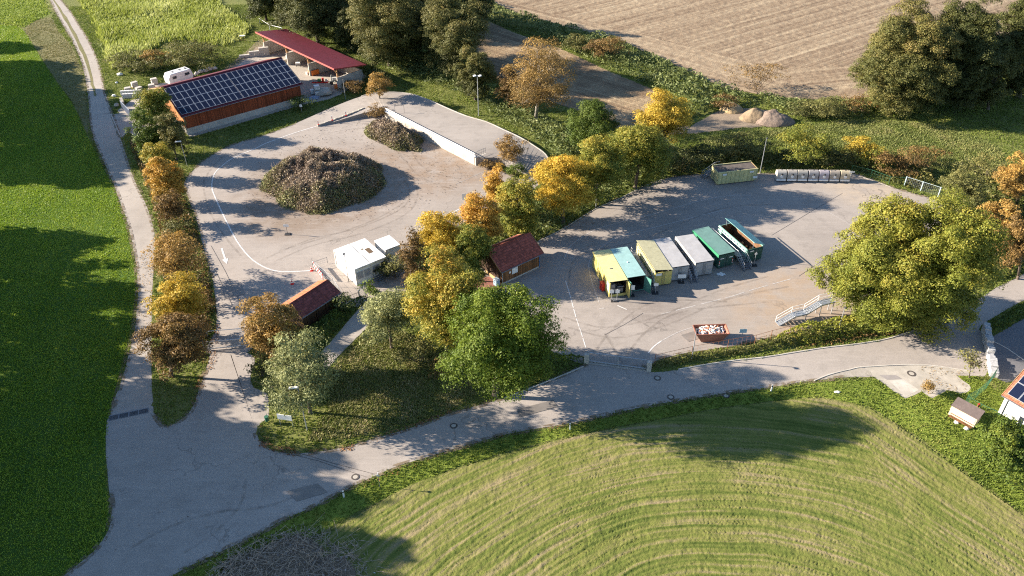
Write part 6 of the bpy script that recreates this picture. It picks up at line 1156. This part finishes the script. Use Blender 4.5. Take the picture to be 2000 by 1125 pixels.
# manholes, grate
def manhole(label, pix, rad=.42, z=.05):
    r = thing('manhole_cover', label, 'manhole', (*P(*pix)[:2], z), 0, 'manhole covers in the road'); m = MB(); n = 24
    m.add([(math.cos(2*math.pi*i/n)*rad, math.sin(2*math.pi*i/n)*rad, .004) for i in range(n)]+[(math.cos(2*math.pi*i/n)*rad*.62, math.sin(2*math.pi*i/n)*rad*.62, .004) for i in range(n)], [(i, (i+1) % n, n+(i+1) % n, n+i) for i in range(n)]); m.build('ring', plain('dark ring', (.09, .075, .065), .7, .2, .3, 3), r)
    m = MB(); m.add([(math.cos(2*math.pi*i/n)*rad*.61, math.sin(2*math.pi*i/n)*rad*.61, .008) for i in range(n)], [tuple(range(n))]); m.build('lid', concrete, r)
for lb, px_ in (('manhole cover nearest the white post at the field corner', (694, 932)), ('manhole cover in the road below the grassy triangle', (886, 832)), ('manhole cover in the road directly below the double gate', (1284, 739)), ('manhole cover in the middle of the road right of the gate', (1310, 776)), ('manhole cover at the meadow edge of the road', (1418, 773)), ('manhole cover in the paved pad', (1780, 730))): manhole(lb, px_, .5 if px_[0] > 1700 else .42)
g0, g1 = P(213, 818), P(290, 802); ang = math.atan2(g1[1]-g0[1], g1[0]-g0[0]); L = np.linalg.norm(g1-g0); r = thing('drain_grate', 'long dark cattle grate set across the lane mouth', 'grate', (*g0[:2], .03), ang); B('frame', galvd, r, (0, L, -.35, .45, 0, .025)); 
for k in range(4): m = MB(); x0, x1 = L*k/4+.05, L*(k+1)/4-.05; [m.box(x0, x1, -.3+i*.1, -.25+i*.1, .03, .045) for i in range(7)]; m.build('grid', dgrey, r)
# yard crumbs: dropped branches and clods
rg = np.random.RandomState(9)
def crumbs(label, poly, n, mat, s=.06):
    xs = [p[0] for p in poly]; ys = [p[1] for p in poly]; x = rg.uniform(min(xs), max(xs), n*3); y = rg.uniform(min(ys), max(ys), n*3); ins = inpoly(x, y, poly); x = x[ins][:n]; y = y[ins][:n]; C = np.stack([x, y, np.full(len(x), .075)], -1); V, Fq = leafquads(rg, C, np.tile([0, 0, 3.], (len(C), 1)), s*2.4); tag(mesh_np('debris', V, Fq, mat, None, [('tint', 'FACE', rg.random(len(C))*.6)]), label, 'debris', None, 'stuff')
crumbs('small clods and twigs scattered around the green waste heap', W([(500, 300), (600, 260), (760, 230), (900, 300), (930, 330), (860, 390), (760, 420), (600, 440), (480, 420)], 0, 2), 2600, LM['cut'])
for pa, pb_ in (([(205+40, 1040), (330, 992), (430, 958), (500, 948)], [(225, 1075), (300, 1035), (380, 1005), (480, 990)]),):
    for k, tr in enumerate((pa, pb_)):
        pl = smooth_poly(tr, False, 6); poly = [P(x, y-2)[:2] for x, y in pl]+[P(x, y+3)[:2] for x, y in pl[::-1]]; crumbs('soil crumbs dropped by tyres in the %s wheel line on the junction' % ('upper', 'lower')[k], poly, 90, LM['twig'], .05)
# ------------------------------------------------ green waste heaps, brushwood, soil heap
def heap(name, label, cat, c, rx, ry, h, pal, n, leaf, base_m, seed, twn=300, kind=None, ang=0, flat=.6, tl=(.4, 1.8), twr=1., twc=(.30, .235, .19)):
    rng = np.random.RandomState(seed); r = thing(name, label, cat, (c[0], c[1], 0), ang)
    g = np.linspace(-1, 1, 42); gx, gy = np.meshgrid(g, g); gx = gx.ravel(); gy = gy.ravel(); rr = np.hypot(gx, gy); rq = lambda x, y: np.hypot(x, y)/(.80+.36*vnoise(1.6*np.cos(np.arctan2(y, x))+seed, 1.6*np.sin(np.arctan2(y, x))+5, .8)); prof = lambda x, y: h*np.clip(1-rq(x, y)**2.3, 0, 1)**.8*(.60+.62*vnoise(x*rx+60, y*ry+seed, 1.9)*.8+.34*vnoise(x*rx, y*ry+seed, .75))
    z = prof(gx, gy)-.05; idx = np.arange(42*42).reshape(42, 42); Fq = np.stack([idx[:-1, :-1], idx[:-1, 1:], idx[1:, 1:], idx[1:, :-1]], -1).reshape(-1, 4); Fq = Fq[(rr[Fq] < 1.03).all(1)]
    mesh_np('core', np.stack([gx*rx, gy*ry, z-.12], -1), Fq, base_m, r, None, True) if False else mesh_np('core', np.stack([gx*rx*1.1, gy*ry*1.1, prof(gx*1.1, gy*1.1)-.2], -1), Fq, base_m, r, None, True)
    a = rng.uniform(0, 2*math.pi, n); q = np.sqrt(rng.random(n))*1.12; x, y = np.cos(a)*q, np.sin(a)*q; z = prof(x, y)+rng.random(n)**3*.7*h/4; kp = rq(x, y) < 1.0+.10*rng.random(n)**2; x, y, z = x[kp], y[kp], z[kp]; n = len(x); C = np.stack([x*rx, y*ry, np.maximum(z, .06)], -1)
    Nn = np.stack([x*.5, y*.5, np.full(n, .4)], -1); V, Fc = leafquads(rng, C, Nn, leaf); hc = vnoise(x*rx, y*ry+9, 2.1); T_ = .42*hc+.30*rng.random(n)+.42*np.hypot(x, y)**2-.08
    o = mesh_np('cuttings', V, Fc, LM[pal], r, [('tint', 'FACE', np.clip(T_, 0, 1))]); o['kind'] = 'stuff'
    m = MB()
    for i in range(twn):
        a = rng.uniform(0, 6.28); q = math.sqrt(rng.random()); x, y = math.cos(a)*q, math.sin(a)*q; z = float(prof(np.array([x]), np.array([y]))[0]); d_ = rng.normal(size=3); d_[2] = abs(d_[2])*flat; d_ = d_/np.linalg.norm(d_)*rng.uniform(*tl)*(.5+vnoise(np.array([x*rx]), np.array([y*ry]), 1.5)[0]); p_ = np.array([x*rx, y*ry, z]); k1 = p_+d_*.15+rng.normal(size=3)*.1; k2 = p_+d_*.6+rng.normal(size=3)*.16+np.array([0, 0, .08]); m.tube(p_-d_*.4, k1, .034*twr, .026*twr, 3); m.tube(k1, k2, .026*twr, .011*twr, 3); m.tube(k1, k1+(k2-k1)*.7+rng.normal(size=3)*.2, .018*twr, .008*twr, 3)
    o = m.build('twigs', plain('twig wood '+label[:5], twc, .9, 0, .4, 3), r); o['kind'] = 'stuff'; return r
soilm = plain('dark heap core', (.07, .055, .04), .95, 0, .4, 2, .5)
ph = P(636, 380); heap('green_waste_heap', 'huge round heap of hedge cuttings and branches in the composting yard', 'heap', P(634, 356), 9.6, 9.4, 3.7, 'cut', 120000, .2, soilm, 31, 2200)
heap('green_waste_heap', 'smaller elongated heap of fresh green cuttings against the retaining wall', 'heap', P(771, 270), 7.2, 3.2, 2.3, 'cut', 26000, .2, soilm, 32, 500, ang=R(-44))
heap('brushwood_pile', 'pile of bare grey twigs at the lower picture edge', 'pile', P(575, 1128), 7.8, 5.2, .55, 'twig', 1500, .16, plain('twig ground', (.20, .15, .10), .95, 0, .4, 2, .5), 33, 900, twr=.75, twc=(.46, .36, .27), flat=.22, tl=(.6, 2.6))
def mound(label, pix, rx, ry, h, mat, seed, nm='soil_heap'):
    g = np.linspace(-1, 1, 60); gx, gy = np.meshgrid(g, g); gx = gx.ravel(); gy = gy.ravel(); rr = np.hypot(gx, gy); z = h*np.clip(1-rr**2, 0, 1)**.9*(.6+.6*vnoise(gx*rx+seed, gy*ry, 1.5))+.12*vnoise(gx*rx, gy*ry+seed, .4)*(rr < .97)-.08; idx = np.arange(3600).reshape(60, 60); Fq = np.stack([idx[:-1, :-1], idx[:-1, 1:], idx[1:, 1:], idx[1:, :-1]], -1).reshape(-1, 4); Fq = Fq[(rr[Fq] < 1).all(1)]
    o = mesh_np(nm, np.stack([gx*rx, gy*ry, z], -1), Fq, mat, None, None, True); p = P(*pix); o.location = (p[0], p[1], 0); tag(o, label, 'heap')
mound('dark grey brown soil heap beside the dirt track', (1512, 238), 4.0, 2.6, 2.2, ground('dark soil', (.17, .125, .10), (.22, .17, .14), (.26, .2, .15), .5, 2, .8, .15, 8), 3); mound('light sandy heap left of the dark soil heap', (1474, 232), 3.0, 2.2, 2.1, ground('sandy soil', (.27, .2, .12), (.24, .18, .12), (.2, .15, .1), .5, 2, .7, .12, 8), 8); mound('small sand heap at the bank behind the dirt track', (1428, 214), 2.4, 2.2, 1.6, ground('yellow sand', (.46, .34, .18), (.4, .3, .16), (.34, .25, .15), .5, 2, .6, .1, 8), 5)
# ------------------------------------------------ right edge: wall, house, hut
wp0, wp1, wp2 = P(1921, 645), P(1932, 697), P(1940, 738); r = thing('stone_wall', 'rough pale stone retaining wall between road and driveway', 'wall', wp0); rg = random.Random(2); sw = plain('rough stone', (.42, .42, .42), .9, 0, .35, 1.5, .5)
m = MB()
for a, b in ((wp0, wp1), (wp1, wp2)):
    for i in range(7):
        p_, q_ = a+(b-a)*(i/7)-wp0, a+(b-a)*((i+.96)/7)-wp0; hh = rg.uniform(.95, 1.3) if a is wp0 else rg.uniform(.6, .95); m.bar((p_[0]+rg.uniform(-.06, .06), p_[1], hh/2), (q_[0]+rg.uniform(-.06, .06), q_[1], hh/2), .8+rg.uniform(-.1, .15), hh)
m.build('stones', sw, r, bevel=.06)
ha = R(-55.2); he = P(1957, 771, 2.7)[:2]; Lh, Wh = 11., 8.4; ux = np.array([math.cos(ha), math.sin(ha)]); uy = np.array([-math.sin(ha), math.cos(ha)]); hb = he+ux*Lh
tile_o = tiles('terracotta edge tiles', (.34, .13, .075))
hs, L, X, Y, s_ = gable('plaster_house', 'white plastered house with solar panels at the right edge', 'house', he, hb, Wh/2+.2, 2.7, 2.7+(Wh/2+.2)*.62, .35, .3, plain('white plaster', (.78, .77, .74), .8, 0, .08, .8), tile_o)
hs['_hw'] = Wh/2+.2; al = math.hypot(Wh/2, (Wh/2)*.62); zf2 = lambda y: 2.7+(Wh/2+.2)*.62+y*s_
panel_array(hs, -L/2+.35, .3, 8, 2, 1.15, 1.75, s_, zf2, .04); del hs['_hw']
m = MB(); m.tube((-X+.4, -Y-.06, 0), (-X+.4, -Y-.06, 2.4), .05); m.build('downpipe', dgrey, hs); B('window', glassd, hs, (-X+2.1, -X+2.6, -Y-.02, -Y-.003, .3, 1.2)); B('window', glassd, hs, (-X+5, -X+6, -Y-.02, -Y-.003, .9, 1.9))
p0, p1 = P(1850, 812), P(1899, 839); d = p1-p0; ang = math.atan2(d[1], d[0]); L = np.linalg.norm(d); c = (p0+p1)/2+np.array([-math.sin(ang), math.cos(ang), 0])*.75; r = thing('garden_hut', 'small brown roofed hut with cream front and white poster on the lawn', 'hut', c, ang)
creamw = plain('cream boards', (.55, .42, .29), .7, 0, .2, 2); m = MB(); m.xprism([(-.75, .25), (.6, .25), (.6, 1.75), (-.45, 1.35)], -L/2, L/2); m.build('body', creamw, r)
m = MB(); m.hexa([(-L/2-.1, -.55, 1.36), (L/2+.1, -.55, 1.36), (L/2+.1, .75, 1.82), (-L/2-.1, .75, 1.82), (-L/2-.1, -.55, 1.43), (L/2+.1, -.55, 1.43), (L/2+.1, .75, 1.9), (-L/2-.1, .75, 1.9)]); m.build('roof', plain('brown roofing', (.13, .10, .09), .85, 0, .25, 2), r)
yf = lambda z: -.75+(z-.25)/1.1*.3-.03
m = MB(); m.hexa([(.1, yf(.65)-.02, .65), (L/2-.15, yf(.65)-.02, .65), (L/2-.15, yf(.65)+.02, .65), (.1, yf(.65)+.02, .65), (.1, yf(1.25)-.02, 1.25), (L/2-.15, yf(1.25)-.02, 1.25), (L/2-.15, yf(1.25)+.02, 1.25), (.1, yf(1.25)+.02, 1.25)]); m.build('poster', white, r); m = MB(); m.bar((-L/2+.2, -.95, .35), (L/2-.1, -.95, .35), .35, .06); m.bar((-L/2+.2, -.8, .62), (L/2-.1, -.8, .62), .05, .05); m.build('bench_board', wood_br, r); B('side_panel', white, r, (-L/2-.03, -L/2-.002, -.5, .45, .3, 1.2))
for x in (-L/2+.3, L/2-.3): stone_ = MB(); stone_.box(x-.15, x+.15, -.6, .5, 0, .25); stone_.build('footing', concrete, r)
stone('stone', 'flat stone under the left front of the small hut', (1868, 826), (.3, .25, .2)); stone('stone', 'flat stone under the right front of the small hut', (1887, 838), (.3, .25, .2)); stone('stone', 'white flat stone in the lawn below the gutter paving', (1635, 766), (.35, .22, .1))
r = thing('marker_post', 'short orange brown post on the lawn behind the hut', 'post', P(1908, 798)); B('post', rustm, r, (-.08, .08, -.08, .08, 0, .7)); B('cap', redp, r, (-.1, .1, -.1, .1, .701, .74))
r = thing('wheelie_bin', 'blue grey bin with red lid base at the plank shed corner', 'bin', P(970, 557), R(40)); B('body', plain('grey blue bin', (.3, .42, .5), .5), r, (-.3, .3, -.35, .35, .05, 1.0), bevel=.04); B('lid', plain('pale lid', (.5, .58, .62), .5), r, (-.33, .33, -.38, .38, 1.01, 1.08)); B('wheel', redp, r, (.32, .5, -.2, .2, 0, .3))
r = thing('spill_mark', 'white spilled powder patch on the yard below the green container', 'spill', (*P(1408, 536)[:2], .05)); m = MB(); n = 18; m.add([(math.cos(6.28*i/n)*(.55+.18*math.sin(i*2.7)), math.sin(6.28*i/n)*(.38+.13*math.sin(i*1.9)), 0) for i in range(n)], [tuple(range(n))]); m.build('powder', white, r)
print('LEAVES', NLEAF[0])
